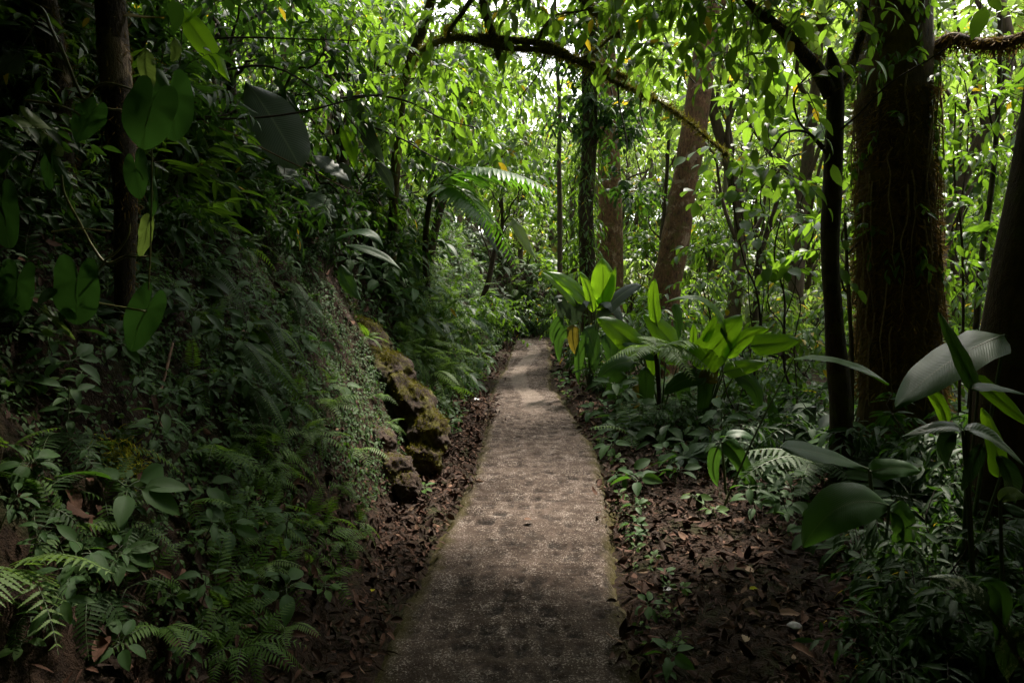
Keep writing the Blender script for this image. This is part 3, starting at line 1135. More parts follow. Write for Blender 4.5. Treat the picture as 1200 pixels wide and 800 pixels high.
# the dark limb that leaves it to the right
limb = catmull([at(1092, 62, 5.6), at(1115, 46, 5.5), at(1150, 52, 5.3), at(1185, 48, 5.1), at(1230, 30, 4.9), at(1300, 0, 4.7)], 40)
ac = Acc()
lv = tube(ac, limb, np.linspace(.055, .03, 40), 9, .25, 4, 6)
lo_ = put("limb", ac.mesh("mossy_limb", M['bark_big'], tr[0]), big)
moss_on(lo_, lv, 1500, .07, 'moss_brown_lit', origin=tr[0], down=.7, sides=9)

# the slim forked tree in front of it
b0 = on_ground(*(at(988, 510, 4.9)[:2]), .05)
tr = [b0, at(986, 480, 4.9), at(977, 380, 4.9), at(973, 300, 4.9), at(976, 210, 4.9), at(979, 120, 4.9), at(976, 80, 4.9), at(972, 56, 4.9)]
fork, tv, c_, r_ = custom_tree("forked_tree", "slim dark tree that forks near the top, in front of the thick mossy trunk", "tree", tr, [.075, .07, .064, .062, .062, .060, .050, .012],
                               [], barkm='bark_dark', rough=.42, sides=20)
o0 = A(fork.location)
for nm, pts, rr_ in (("fork_limb", [at(974, 112, 4.9), at(958, 82, 4.85), at(940, 62, 4.8), at(924, 42, 4.7), at(905, 26, 4.6), at(884, 10, 4.5), at(850, -30, 4.3)], (.055, .018)),
                     ("fork_limb", [at(980, 110, 4.9), at(993, 88, 4.95), at(1003, 62, 5.0), at(1012, 30, 5.0), at(1020, -30, 5.0)], (.040, .02)),
                     ("side_twig", [at(968, 180, 4.9), at(950, 158, 4.9), at(935, 140, 4.8), at(931, 110, 4.8), at(950, 85, 4.8)], (.010, .006)),
                     ("side_twig", [at(965, 172, 4.9), at(945, 155, 4.8), at(920, 156, 4.7), at(905, 175, 4.6), at(890, 186, 4.5)], (.012, .004)),
                     ("side_twig", [at(976, 160, 4.9), at(990, 148, 4.8), at(1005, 135, 4.7), at(1040, 100, 4.5), at(1085, 72, 4.3), at(1120, 50, 4.2)], (.008, .004))):
    ac = Acc()
    lv = tube(ac, catmull(pts, 34), np.linspace(rr_[0], rr_[1], 34), 8, .25, int(pts[0][0] * 50), 8)
    q = put(nm, ac.mesh(nm, M['bark_dark'], o0), fork)
    if nm == "fork_limb":
        moss_on(q, lv, 700, .045, 'moss_brown_lit', origin=o0, sides=8)
lf, tw = Acc(), Acc()
cloud(lf, tw, px((885, 10, 4.5, .38), (845, -30, 4.3, .5), (940, 20, 4.6, .4), (1010, -30, 5, .5), (905, 185, 4.6, .22), (920, 110, 4.8, .3), (770, -60, 4.4, .6), (960, -70, 4.6, .6)), 60, .42, 7, .15, L_OVATE2)
put("crown", lf.mesh("fork_crown", M['leaf_bright'], o0), fork)
put("twigs", tw.mesh("fork_twigs", M['twig'], o0), fork)

# the plain brown trunk at the right edge
b0 = on_ground(*(at(1178, 560, 3.7)[:2]), .05)
tr = [b0, at(1182, 450, 3.7), at(1195, 340, 3.7), at(1218, 215, 3.75), at(1238, 80, 3.8), at(1262, -100, 3.9), at(1300, -420, 4.1)]
custom_tree("leaning_tree", "smooth brown trunk leaning out of the frame beside the big pale blade leaf", "tree", tr, [.21, .165, .145, .135, .13, .125, .10],
            px((1300, -420, 4.0, 1.3), (1150, -560, 3.4, 1.2), (1400, -300, 3.0, 1.2), (1250, -700, 2.6, 1.2)), leafm='leaf_mid', barkm='bark_plain', n=60, size=.17, spray=.6, limb_r=.05, limb_from=.8, sides=26, rough=.13, seed=5)

# the flaking red trunk in the middle distance
b0 = on_ground(*(at(775, 410, 10.5)[:2]), .05)
tr = [b0, at(779, 350, 10.5), at(788, 300, 10.5), at(800, 230, 10.5), at(811, 165, 10.5), at(820, 100, 10.6), at(828, 40, 10.7), at(838, -40, 10.8), at(850, -160, 11)]
custom_tree("red_barked_tree", "reddish flaking trunk leaning slightly, standing behind the broad green blade leaves", "tree", tr, [.27, .235, .215, .205, .195, .175, .16, .14, .1],
            px((850, -150, 11, 1.4), (760, -120, 10.5, 1.2), (930, -110, 11, 1.3)), leafm='leaf_bright', barkm='bark_red', n=30, size=.17, spray=.7, limb_r=.06, limb_from=.75, sides=22, rough=.16, seed=7)
# the leaf-clad dark trunk
b0 = on_ground(*(at(690, 400, 12.5)[:2]), .05)
tr = [b0, at(689, 330, 12.5), at(687, 250, 12.5), at(690, 170, 12.5), at(692, 90, 12.5), at(693, 0, 12.5), at(694, -120, 12.5)]
vt, tv, c_, r_ = custom_tree("leaf_clad_tree", "upright dark trunk wrapped in climbing leaves, nearest the end of the path", "tree", tr, [.17, .15, .145, .14, .14, .13, .1],
                             px((690, 120, 12.5, .55), (665, 60, 12.3, .6), (722, 150, 12.6, .6), (735, 220, 12.8, .5), (700, 20, 12.5, .7), (745, 120, 12.5, .5), (650, 140, 12.4, .35), (690, -120, 12.5, 1.1)),
                             leafm='leaf_dark', barkm='bark_dark', n=120, size=.17, spray=.45, limb_r=.03, limb_from=.45, sides=14, rough=.25, seed=9, droop=.5)
ac, tw = Acc(), Acc()
P0 = leaf_points(tv[(tv[:, 2] > .8) & (tv[:, 2] < 7)], 420)
D = nrm((P0 - A((tr[2][0], tr[2][1], 0))) * A((1, 1, 0)) + rng.normal(0, .3, P0.shape))
sprays(ac, tw, P0, D, .26, 5, .15, L_LANCE, droop=.9)
put("climbing_leaves", ac.mesh("climbing_leaves", M['leaf_mid'], tr[0]), vt)
# the stout brown trunk half hidden behind it
b0 = on_ground(*(at(713, 395, 16)[:2]), .05)
tr = [b0, at(714, 330, 16), at(715, 270, 16), at(714, 200, 16), at(712, 110, 16), at(709, 0, 16)]
custom_tree("stout_tree", "stout brown trunk partly hidden behind the leaf-clad trunk", "tree", tr, [.34, .31, .29, .27, .24, .16], px((712, 60, 16, 1.2), (760, 90, 16.5, 1.0), (740, 10, 16, 1.2)),
            leafm='leaf_mid', barkm='bark_red', n=26, size=.18, spray=.7, limb_r=.05, sides=16, rough=.15, seed=11)
# slender poles
for i, (pts, Y, r0, lab) in enumerate((
        ([(657, 330), (656, 250), (655, 190), (656, 130), (652, 60), (650, -20)], 13.5, .055, "thin straight sapling trunk over the far end of the path"),
        ([(886, 335), (889, 310), (894, 288), (903, 262), (912, 230)], 11.0, .06, "short slanting brown stem among bright undergrowth"),
        ([(845, 350), (846, 300), (850, 220), (853, 120), (850, 20)], 17, .07, "thin pale pole of a tree behind the red trunk"),
        ([(866, 330), (868, 260), (872, 160), (876, 60), (878, -40)], 19, .09, "slender distant trunk between the red trunk and the forked tree"),
        ([(1031, 420), (1020, 350), (1014, 280), (1008, 200), (1004, 120)], 8.5, .04, "thin dark stem close against the thick mossy trunk"),
        ([(1143, 395), (1148, 330), (1155, 270), (1163, 210), (1170, 120), (1172, 20)], 7.0, .035, "thin dark sapling between the two right hand trunks"),
        ([(1000, 500), (998, 420), (994, 340), (990, 250)], 5.6, .022, "thin bare stem beside the forked tree"),
        ([(765, 400), (770, 340), (775, 300), (780, 230), (786, 120)], 14, .06, "slim dark trunk just behind the red flaking trunk"))):
    tr = [on_ground(*(at(*pts[0], Y)[:2]), .05)] + [at(u, v, Y) for u, v in pts[1:]]
    u, v = pts[-1]
    custom_tree("sapling", lab, "sapling", tr, [r0, r0 * .55], px((u, v, Y, .05 * Y), (u + 25, v + 30, Y, .045 * Y), (u - 28, v + 45, Y - .3, .04 * Y)), leafm='leaf_bright', barkm='bark_dark' if i % 2 else 'bark_far',
                n=26, size=.13, spray=.4, limb_r=.012, sides=8, seed=30 + i)

# bright round-leaved saplings in the light, between the red trunk and the forked tree
for i, (base, Y, cl, lab, lm) in enumerate((
        ((905, 470), 7.2, [(860, 170, .34), (880, 115, .32), (905, 80, .34), (850, 230, .26), (925, 150, .3), (895, 205, .3)], "tall sapling with round bright leaves left of the forked tree", 'leaf_bright'),
        ((935, 480), 6.6, [(915, 255, .24), (945, 210, .22), (890, 290, .22), (930, 310, .24), (955, 265, .2)], "leafy sapling with mid green leaves at breast height left of the forked trunk", 'leaf_mid'),
        ((1012, 470), 7.6, [(1004, 200, .25), (1010, 260, .25), (1000, 140, .25)], "narrow leafy sapling in the gap between forked tree and thick trunk", 'leaf_bright'),
        ((1130, 470), 6.6, [(1120, 120, .36), (1150, 180, .36), (1130, 240, .34), (1165, 270, .34), (1120, 310, .26), (1170, 110, .34), (1150, 330, .3)], "dense dark leaved sapling behind the smooth brown trunk", 'leaf_mid'),
        ((1150, 440), 9.0, [(1120, 60, .6), (1170, 40, .6), (1150, 150, .55), (1180, 200, .5), (1140, 260, .5), (1120, 340, .45), (1175, 330, .45)], "tall bright bush beyond the thick mossy trunk", 'leaf_bright'),
        ((830, 420), 9.0, [(825, 290, .32), (850, 320, .32), (815, 330, .28), (880, 345, .34), (862, 280, .26), (905, 375, .3)], "leafy bush beside the foot of the red trunk", 'leaf_mid'))):
    b0 = on_ground(*(at(*base, Y)[:2]), .03)
    top = at(cl[0][0], cl[0][1], Y)
    tr = catmull(wander(b0, top, 7, .05, 0, 50 + i), 7)
    custom_tree("sapling", lab, "sapling", list(tr), [.016, .007], px(*[(u, v, Y + .25 * math.sin(k * 2.1), r) for k, (u, v, r) in enumerate(cl)]), leafm=lm, barkm='bark_dark',
                T=L_ROUND if i in (0, 1, 2) else L_OVATE2, n=75 if i < 5 else 110, size=.165 if i < 3 else .13, spray=.34, nleaf=6, limb_r=.006, limb_from=.2, sides=7, seed=60 + i, limbs=i not in (3, 4))

# ================================================================== OVERHANGING MOSSY BRANCH AND THE TREES ON THE LEFT BANK
Yb = 5.6
b0 = on_ground(*(at(455, 200, 8.0)[:2]), .05)
tr = [b0, at(470, 120, 7.4), at(500, 20, 6.6), at(530, -90, 6.0), at(556, -170, 5.7)]
br, tv, c_, r_ = custom_tree("overhanging_tree", "mossy branch arching over the path from the left bank, with hanging leaves", "tree", tr, [.06, .05, .045, .04, .04], [], barkm='bark_moss', rough=.18, sides=12)
o0 = A(br.location)
for nm, pts, rr_, mk in (
        ("mossy_limb", [(478, 84), (496, 58), (520, 47), (548, 45), (592, 56), (640, 60), (688, 78), (728, 100), (765, 116), (800, 138), (850, 180)], (.029, .009), 4200),
        ("mossy_limb", [(560, 44), (610, 48), (645, 54), (672, 68), (712, 80), (735, 92)], (.030, .014), 1400),
        ("hanging_limb", [(556, -170), (562, -60), (566, 0), (572, 25), (580, 48), (585, 70)], (.045, .022), 500),
        ("hanging_limb", [(556, -170), (610, -110), (665, -40), (684, 0), (704, 18), (718, 33), (727, 45)], (.048, .026), 400),
        ("hanging_limb", [(552, 0), (540, 18), (528, 34), (522, 48)], (.022, .012), 150),
        ("arched_twig", [(630, 50), (638, 32), (652, 18), (676, 14), (700, 8)], (.014, .008), 120),
        ("arched_twig", [(680, 70), (700, 58), (716, 44), (740, 30)], (.014, .008), 200),
        ("hanging_twig", [(755, -20), (766, 15), (780, 45), (792, 72), (815, 98)], (.010, .005), 0),
        ("hanging_twig", [(724, 100), (726, 125), (732, 150), (736, 178)], (.008, .003), 0),
        ("hanging_twig", [(752, 110), (750, 130), (756, 150), (765, 168)], (.008, .003), 0),
        ("hanging_twig", [(640, 62), (630, 88), (614, 108), (606, 118)], (.007, .003), 0)):
    ac = Acc()
    P = catmull([at(u, v, Yb + .12 * math.sin(u * .02) + 1.6 * max(0, min(1, (530 - u) / 52))) for u, v in pts], 44)
    lv = tube(ac, P, np.linspace(rr_[0], rr_[1], 44), 9 if rr_[0] > .02 else 6, .25, int(pts[0][0]), 7)
    q = put(nm, ac.mesh(nm, M['bark_moss' if mk else 'twig'], o0), br)
    if mk:
        moss_on(q, lv, int(mk * 1.5), .045, 'moss', origin=o0, down=.25, sides=9 if rr_[0] > .02 else 6)
lf, tw = Acc(), Acc()
cloud(lf, tw, px((560, -30, 5.4, .42), (620, 5, 5.5, .30), (670, 15, 5.6, .28), (740, 10, 5.4, .30), (790, 20, 5.3, .32), (755, 75, 5.5, .24), (835, 15, 5.1, .36), (700, -40, 5.2, .5), (800, -30, 5, .5),
                 (640, -60, 5.3, .55), (775, 60, 5.2, .26), (860, 60, 5.0, .25), (480, 60, 6.3, .35), (500, 110, 6.6, .35), (470, 150, 6.8, .35), (520, 20, 6.0, .4), (530, 80, 6.2, .3)), 95, .36, 6, .145, L_OVATE2, droop=.45)
put("crown", lf.mesh("overhang_crown", M['leaf_bright'], o0), br)
put("twigs", tw.mesh("overhang_twigs", M['twig'], o0), br)

# leafy trees standing on the bank and hanging over it
bank_trees = (
    ((445, 200), 8.5, [(440, 60, .55), (490, 30, .55), (520, 100, .5), (470, 120, .5), (540, 150, .42), (430, 0, .6), (560, 110, .4), (500, 170, .4), (580, 175, .3), (545, 60, .4)],
     "bank tree with bright pointed leaves closest to the path opening", 'leaf_bright', L_OVATE2, .16, 62),
    ((400, 200), 7.2, [(380, 40, .5), (340, 20, .5), (400, 100, .42), (430, 150, .38), (360, 80, .4), (300, 30, .45), (455, 95, .35), (415, 10, .45)],
     "bank tree with mid green leaves over the grey broad leaf", 'leaf_mid', L_OVATE, .13, 75),
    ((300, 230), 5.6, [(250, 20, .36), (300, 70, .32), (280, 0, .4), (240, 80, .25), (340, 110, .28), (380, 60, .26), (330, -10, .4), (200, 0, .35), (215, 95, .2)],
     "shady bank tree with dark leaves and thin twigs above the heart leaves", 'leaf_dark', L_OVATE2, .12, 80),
    ((500, 240), 10.5, [(560, 60, .7), (600, 100, .6), (530, 120, .7), (590, 30, .7), (570, 180, .55), (610, 170, .4), (520, 190, .6), (480, 60, .7), (620, 60, .45)],
     "far bank tree with bright leaves touching the pale sky gap", 'leaf_bright', L_OVATE2, .17, 42),
    ((560, 270), 14.5, [(600, 200, .7), (570, 215, .7), (618, 235, .5), (585, 150, .8), (630, 190, .45), (545, 180, .8)],
     "farthest bank tree above the bend of the path", 'leaf_mid', L_OVATE2, .17, 34),
    ((350, 260), 6.6, [(330, 150, .45), (290, 190, .4), (260, 130, .4), (370, 230, .35), (240, 200, .35), (300, 250, .3), (410, 250, .3), (360, 110, .4)],
     "low shady bank tree whose dark leaves hang behind the pale jagged leaves", 'leaf_dark', L_OVATE2, .12, 60),
    ((440, 270), 8.2, [(430, 200, .5), (470, 230, .45), (400, 170, .45), (450, 150, .45), (500, 200, .4), (410, 290, .4), (465, 290, .4)],
     "low bank tree with dark hanging leaves left of the palm", 'leaf_dark', L_OVATE2, .14, 50),
    ((180, 130), 4.4, [(120, 0, .4), (60, 20, .35), (170, 30, .3), (20, -20, .4), (110, -60, .5), (200, -40, .4), (20, 100, .35), (100, 80, .3), (190, 110, .3), (30, 180, .3)],
     "dark leafy tree in the deep shade over the peeling bark", 'leaf_dark', L_OVATE2, .12, 60))
for i, (base, Y, cl, lab, lm, T, sz, n) in enumerate(bank_trees):
    bp = at(*base, Y)
    b0 = on_ground(bp[0], bp[1], .05)
    top = at(cl[0][0], cl[0][1], Y)
    tr = catmull(wander(b0, top, 6, .06, .03, 80 + i), 6)
    custom_tree("bank_tree", lab, "tree", list(tr), [.07, .02], px(*[(u, v, Y + .5 * math.sin(k * 1.9 + i), r) for k, (u, v, r) in enumerate(cl)]), leafm=lm, barkm='bark_dark', T=T, n=n * 1.7, size=sz, spray=.42,
                nleaf=7, limb_r=.018, limb_from=.25, sides=8, seed=90 + i, droop=.4)

# dark bare twigs crossing in front of the bank
for i, (pts, Y, r0, mt, lab) in enumerate((
        ([(238, 142), (262, 152), (300, 170), (340, 190), (380, 208), (424, 228)], 4.3, .007, 'root', "thin reddish twig slanting across below the grey broad leaf"),
        ([(230, 46), (290, 44), (350, 46), (420, 48)], 4.6, .008, 'twig', "dark bare twig running level near the top of the bank"),
        ([(264, 82), (300, 77), (330, 82), (362, 100), (400, 130), (430, 165)], 4.6, .009, 'twig', "dark bare twig bending down over the grey broad leaf"),
        ([(230, 140), (300, 138), (360, 130), (410, 117), (450, 110)], 4.2, .008, 'twig', "dark bare twig crossing the grey broad leaf"),
        ([(400, 115), (440, 112), (480, 120), (520, 140), (560, 150)], 6.2, .012, 'twig', "dark bare twig reaching toward the path below the mossy branch"),
        ([(440, 150), (475, 165), (500, 180), (540, 200)], 6.5, .011, 'twig', "dark bare twig just above the palm"),
        ([(205, 430), (192, 460), (184, 485), (190, 505), (206, 520)], 3.2, .007, 'root', "curved reddish root hanging down the dark bank"))):
    o = tag(put("bare_twig" if mt == 'twig' or i == 0 else "hanging_root", None), lab, "twig" if i < 6 else "root")
    bpy.data.objects.remove(o)
    ac = Acc()
    P = catmull([at(u, v, Y) for u, v in pts], 30)
    if i == 6:
        P = catmull([(lambda h_: h_ + A((.02, -.05, .02)))(hit(u, v)) for u, v in pts], 30)
    tube(ac, P, np.linspace(r0, r0 * .45, 30), 6, .2, i, 30)
    nm = "bare_twig" if i < 6 else "hanging_root"
    tag(put(nm, ac.mesh(nm, M[mt], P[0]), None, P[0]), lab, "twig" if i < 6 else "root")

# peeling trunks in the deep shade, top left
for i, (pts, Y, rads, lab) in enumerate((
        ([(72, 240), (70, 150), (66, 90), (58, 40), (50, -30), (40, -200)], 3.1, [.07, .065, .06, .05, .045], "pale peeling trunk highest in the dark corner"),
        ([(140, 330), (147, 280), (148, 220), (143, 165), (138, 100), (130, 0), (120, -180)], 2.9, [.035, .04, .045, .05, .05, .045], "ragged broken trunk behind the pair of heart leaves"))):
    P = [at(u, v, Y) for u, v in pts]
    P[0] = on_ground(P[0][0], P[0][1], .05)
    u, v = pts[-1]
    o, tv, c_, r_ = custom_tree("peeling_tree", lab, "tree", P, rads, px((u, v - 150, Y, .8), (u - 80, v - 260, Y - .6, .9), (u + 160, v - 330, Y - .6, .9)), leafm='leaf_dark', barkm='bark_pale', n=80, size=.15, spray=.5,
                                limb_r=.03, limb_from=.85, sides=14, rough=.35, seed=120 + i)
    moss_on(o, tv[(tv[:, 2] < 5)], 1500, .03, 'moss_brown_lit', origin=P[0], down=.8, sides=14)
# ================================================================== CLIMBING HEART-LEAF VINE (left, close)
Yv = 2.35
o = thing("heart_leaf_vine", "climbing vine with big round heart leaves on yellow-green stems in the shade", "vine", at(148, 300, Yv + .12))
TC = A((.25, -1, .25))
px_leaves(o, [
    ((178, 122), (170, 146), (160, 176), 58, (.15, -1, .3), dict(Y=2.24)),
    ((200, 110), (203, 136), (205, 168), 46, (.35, -1, .2), dict(Y=2.42)),
    ((106, 134), (100, 148), (84, 166), 44, (-.1, -1, .5), dict(lobe=.2)),
    ((38, 147), (56, 158), (74, 180), 26, (.2, -.8, .7), dict(mat='pale_leaf', lobe=.1)),
    ((159, 196), (167, 210), (164, 231), 28, (.3, -1, .1), dict(lobe=.15)),
    ((178, 212), (181, 235), (182, 258), 10, (.9, -.6, .1), {}),
    ((172, 268), (170, 282), (162, 303), 19, (-.2, -1, .1), dict(mat='pale_leaf')),
    ((90, 328), (88, 348), (86, 384), 54, (.1, -1, .25), dict(lobe=.18)),
    ((172, 362), (160, 385), (148, 416), 38, (.3, -1, .2), dict(lobe=.1)),
    ((58, 180), (54, 198), (52, 223), 19, (-.3, -1, .2), {}),
    ((62, 184), (70, 203), (84, 222), 12, (.6, -.8, .3), {}),
    ((171, 56), (172, 80), (178, 103), 20, (.1, -1, .1), dict(mat='pale_leaf', kind='ovate')),
    ((204, 44), (206, 60), (200, 72), 12, (.3, -1, .1), dict(mat='pale_leaf', kind='ovate')),
    ((2, 238), (6, 262), (8, 294), 34, (.3, -1, .2), dict(lobe=.1)),
    ((62, 372), (72, 382), (88, 398), 8, (.1, -1, .6), dict(mat='pale_leaf')),
    ((20, 330), (18, 350), (10, 380), 40, (.2, -1, .2), dict(lobe=.15, mat='aroid')),
    ((20, 60), (12, 72), (-8, 86), 40, (.1, -.8, .6), dict(mat='aroid_grey_sheen', kind='ovate')),
], Yv, kind='heart', mat='aroid', fold=.16, wave=.075, nr=18, nc=11, stalk_r=.003, stalkm='vine')
ac = Acc()
for pts, r0 in (([(30, 118), (60, 122), (78, 127), (92, 134), (100, 146)], .0052), ([(148, 300), (125, 308), (108, 288), (94, 262), (76, 228), (72, 205)], .0052), ([(148, 300), (162, 301), (176, 300)], .004),
                ([(122, 308), (112, 320), (100, 335)], .004), ([(122, 306), (138, 294), (150, 276), (152, 262)], .004), ([(70, 50), (80, 75), (92, 105), (100, 116), (112, 102), (130, 98), (170, 110)], .005),
                ([(95, 118), (110, 124), (130, 128), (150, 130)], .004), ([(178, 172), (178, 205), (177, 260), (176, 300), (174, 340)], .0032), ([(172, 365), (155, 362), (120, 356), (98, 350)], .004),
                ([(30, 0), (50, 12), (60, 34), (72, 60), (92, 105)], .006), ([(60, 272), (90, 268), (130, 271)], .003)):
    tube(ac, catmull([at(u, v, Yv + .03 * math.sin(u * .07)) for u, v in pts], 26), np.linspace(r0, r0 * .8, 26), 6)
put("vine_stem", ac.mesh("vine_stem", M['vine'], o.location), o)

# ---- other single broad-leaved plants on the left
def broad_plant(label, base, rows, Y, cat="plant", name="broad_leaved_plant", **kw):
    o = thing(name, label, cat, base)
    px_leaves(o, rows, Y, **kw)
    return o


b0 = hit(300, 215)
broad_plant("plant with one huge drooping grey-green leaf under dark twigs", on_ground(at(270, 200, 5.2)[0], at(270, 200, 5.2)[1]),
            [((288, 96), (318, 138), (352, 197), 60, (.35, -1, .25), dict(stalk_from=at(270, 230, 5.2)))], 4.9, mat='aroid_grey_sheen', kind='obovate', fold=.15, stalk_r=.008)
broad_plant("plant with pale jagged leaves below the huge grey leaf", on_ground(at(350, 240, 6.0)[0], at(350, 240, 6.0)[1]),
            [((322, 192), (340, 206), (368, 224), 24, (-.1, -.7, .8), dict(ragged=.7)), ((368, 182), (388, 196), (410, 213), 22, (.1, -.7, .8), dict(ragged=.7)), ((356, 228), (374, 240), (396, 256), 30, (-.2, -.7, .7), dict(ragged=.5, mat='corrugated')),
             ((300, 212), (310, 222), (318, 232), 9, (.2, -.8, .5), {}), ((328, 236), (336, 238), (340, 226), 12, (.1, -.8, .5), {}), ((336, 240), (348, 246), (360, 256), 8, (-.1, -.7, .6), {})], 6.0, mat='aroid_grey_sheen', kind='ovate', fold=.2, stalk_r=.006)
broad_plant("plant with pale grey-green blades hanging beside one backlit strip leaf", on_ground(at(420, 240, 6.8)[0], at(420, 240, 6.8)[1]),
            [((399, 146), (410, 168), (416, 200), 17, (.3, -1, -.3), dict(mat='banana')), ((418, 130), (432, 160), (450, 192), 20, (-.5, -.8, .5), {}), ((405, 118), (420, 130), (440, 155), 16, (-.4, -.8, .5), {}),
             ((400, 190), (404, 205), (408, 222), 16, (.2, -1, .3), {}), ((440, 190), (452, 205), (462, 228), 14, (.2, -1, .3), {})], 6.6, mat='aroid_grey_sheen', kind='lance', stalk_r=.006)
broad_plant("plant with two arching strap leaves on the bank beside the mossy rock", on_ground(at(385, 300, 5.8)[0], at(385, 300, 5.8)[1]),
            [((390, 282), (428, 272), (450, 292), 17, (-.1, -.5, 1), dict(stalk_from=at(380, 320, 5.8))), ((404, 288), (440, 296), (472, 318), 13, (.1, -.7, .8), dict(stalk_from=at(382, 320, 5.8))),
             ((400, 310), (408, 332), (424, 352), 18, (.4, -1, .3), {})], 5.7, mat='banana_dark', kind='lance', stalk_r=.006)
broad_plant("plant with a long dark blade leaf hanging from the top of the bank", on_ground(at(190, 60, 4.2)[0], at(190, 60, 4.2)[1]),
            [((208, 8), (236, 46), (270, 96), 26, (.3, -1, .1), {}), ((236, 6), (225, 20), (212, 26), 14, (.1, -.6, .8), {}), ((80, -4), (130, 14), (192, 20), 14, (.1, -.6, .9), dict(mat='banana_old', Y=2.9))], 4.0, mat='banana', kind='lance', stalk_r=.005)
broad_plant("cluster of dark quilted leaves low in the shaded corner", hit(60, 680),
            [((92, 640), (72, 655), (48, 690), 26, (.1, -.7, .8), {}), ((98, 628), (112, 618), (140, 650), 22, (.1, -.7, .8), {}), ((110, 665), (120, 672), (128, 712), 30, (.2, -1, .4), {}),
             ((100, 690), (92, 710), (84, 745), 30, (.2, -1, .5), {}), ((70, 735), (45, 745), (15, 785), 40, (.1, -.8, .7), {}), ((90, 575), (60, 562), (18, 540), 26, (0, -.7, .8), {}),
             ((30, 560), (55, 552), (90, 560), 20, (0, -.7, .8), {}), ((118, 700), (150, 695), (176, 712), 28, (.2, -.8, .6), {})], 2.5, mat='corrugated', kind='ovate', fold=.25, stalk_r=.004)
broad_plant("pair of blunt grey leaves in the deep shade near the lower heart leaf", hit(70, 500),
            [((48, 470), (65, 462), (90, 470), 16, (0, -.7, .8), {}), ((100, 425), (112, 430), (126, 440), 20, (0, -.8, .6), {}), ((2, 440), (20, 448), (46, 458), 10, (0, -.6, .8), dict(mat='fern')), ((20, 450), (30, 470), (50, 500), 26, (0, -.8, .6), {})], 2.6, mat='aroid_grey_sheen', kind='ovate', stalk_r=.004)
broad_plant("plant with pale drooping ribbon leaves over the bend of the path", on_ground(at(560, 300, 10.5)[0], at(560, 300, 10.5)[1]),
            [((600, 254), (612, 278), (630, 306), 13, (.3, -1, .4), dict(mat='pale_leaf')), ((592, 262), (600, 262), (606, 258), 6, (0, -.7, .7), {}), ((560, 255), (572, 272), (584, 300), 9, (.4, -1, .3), dict(mat='aroid_grey_sheen'))], 9.5, mat='pale_leaf', kind='lance', stalk_r=.008)

# ---- the palm arching from the bank
pb = on_ground(*(at(500, 260, 8.6)[:2]))
o = thing("palm", "small palm with arching feathered fronds on the bank above the bend", "palm", pb)
crown = at(505, 225, 8.4)
st = Acc()
tube(st, catmull([pb, pb * .4 + crown * .6 + A((-.05, 0, .05)), crown], 14), np.linspace(.045, .035, 14), 9, .15)
put("trunk", st.mesh("palm_trunk", M['bark_dark'], pb), o)
for (d, s, k) in (((1, -.35, .42), 1.45, 0), ((.9, .3, -.05), 1.25, 1), ((.55, -.6, .02), 1.1, 0), ((.3, .8, .5), 1.1, 0)):
    fo = aim_frond(o, FR_PALM[k], d, s, random.uniform(-.3, .3))
    fo.location = Vector(crown - pb)

# ================================================================== BROAD BLADE-LEAVED PLANTS ON THE RIGHT
TCr = (.1, -1, .15)
o = thing("blade_leaf_clump", "clump with one upright glowing oval leaf and pale drooping leaves by the path bend", "plant", on_ground(*(at(690, 460, 9.2)[:2])))
gb = A(o.location)
px_leaves(o, [
    ((706, 356), (707, 328), (706, 302), 29, TCr, dict(stalk_from=gb, kind='ovate')),
    ((690, 356), (668, 334), (642, 318), 20, (.3, -1, .4), dict(stalk_from=gb)),
    ((676, 360), (655, 336), (634, 318), 9, (.5, -.8, .3), dict(stalk_from=gb)),
    ((692, 353), (678, 356), (671, 382), 26, (-.1, -.75, .8), dict(stalk_from=gb, mat='aroid_grey_sheen')),
    ((670, 376), (654, 350), (662, 384), 12, (-.2, -.8, .7), dict(mat='aroid_grey_sheen')),
    ((702, 356), (718, 357), (730, 380), 20, (.1, -.7, .8), dict(stalk_from=gb, mat='aroid_grey_sheen')),
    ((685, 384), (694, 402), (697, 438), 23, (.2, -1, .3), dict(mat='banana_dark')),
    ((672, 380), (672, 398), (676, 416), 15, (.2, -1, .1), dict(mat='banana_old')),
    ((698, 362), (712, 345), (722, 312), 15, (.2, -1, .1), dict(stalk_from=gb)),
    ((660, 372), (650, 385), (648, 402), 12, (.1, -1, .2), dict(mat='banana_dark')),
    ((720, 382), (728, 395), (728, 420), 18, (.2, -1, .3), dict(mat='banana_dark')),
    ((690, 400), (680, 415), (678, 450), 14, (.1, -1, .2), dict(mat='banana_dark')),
    ((700, 372), (730, 344), (752, 334), 18, (-.1, -.8, .6), dict(stalk_from=gb, mat='aroid_grey_sheen')),
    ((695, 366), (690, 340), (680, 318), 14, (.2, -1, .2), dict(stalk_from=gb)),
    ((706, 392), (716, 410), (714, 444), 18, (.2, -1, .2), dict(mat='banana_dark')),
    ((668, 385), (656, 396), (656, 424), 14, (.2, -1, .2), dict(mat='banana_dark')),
], 9.0, mat='banana', fold=.16)

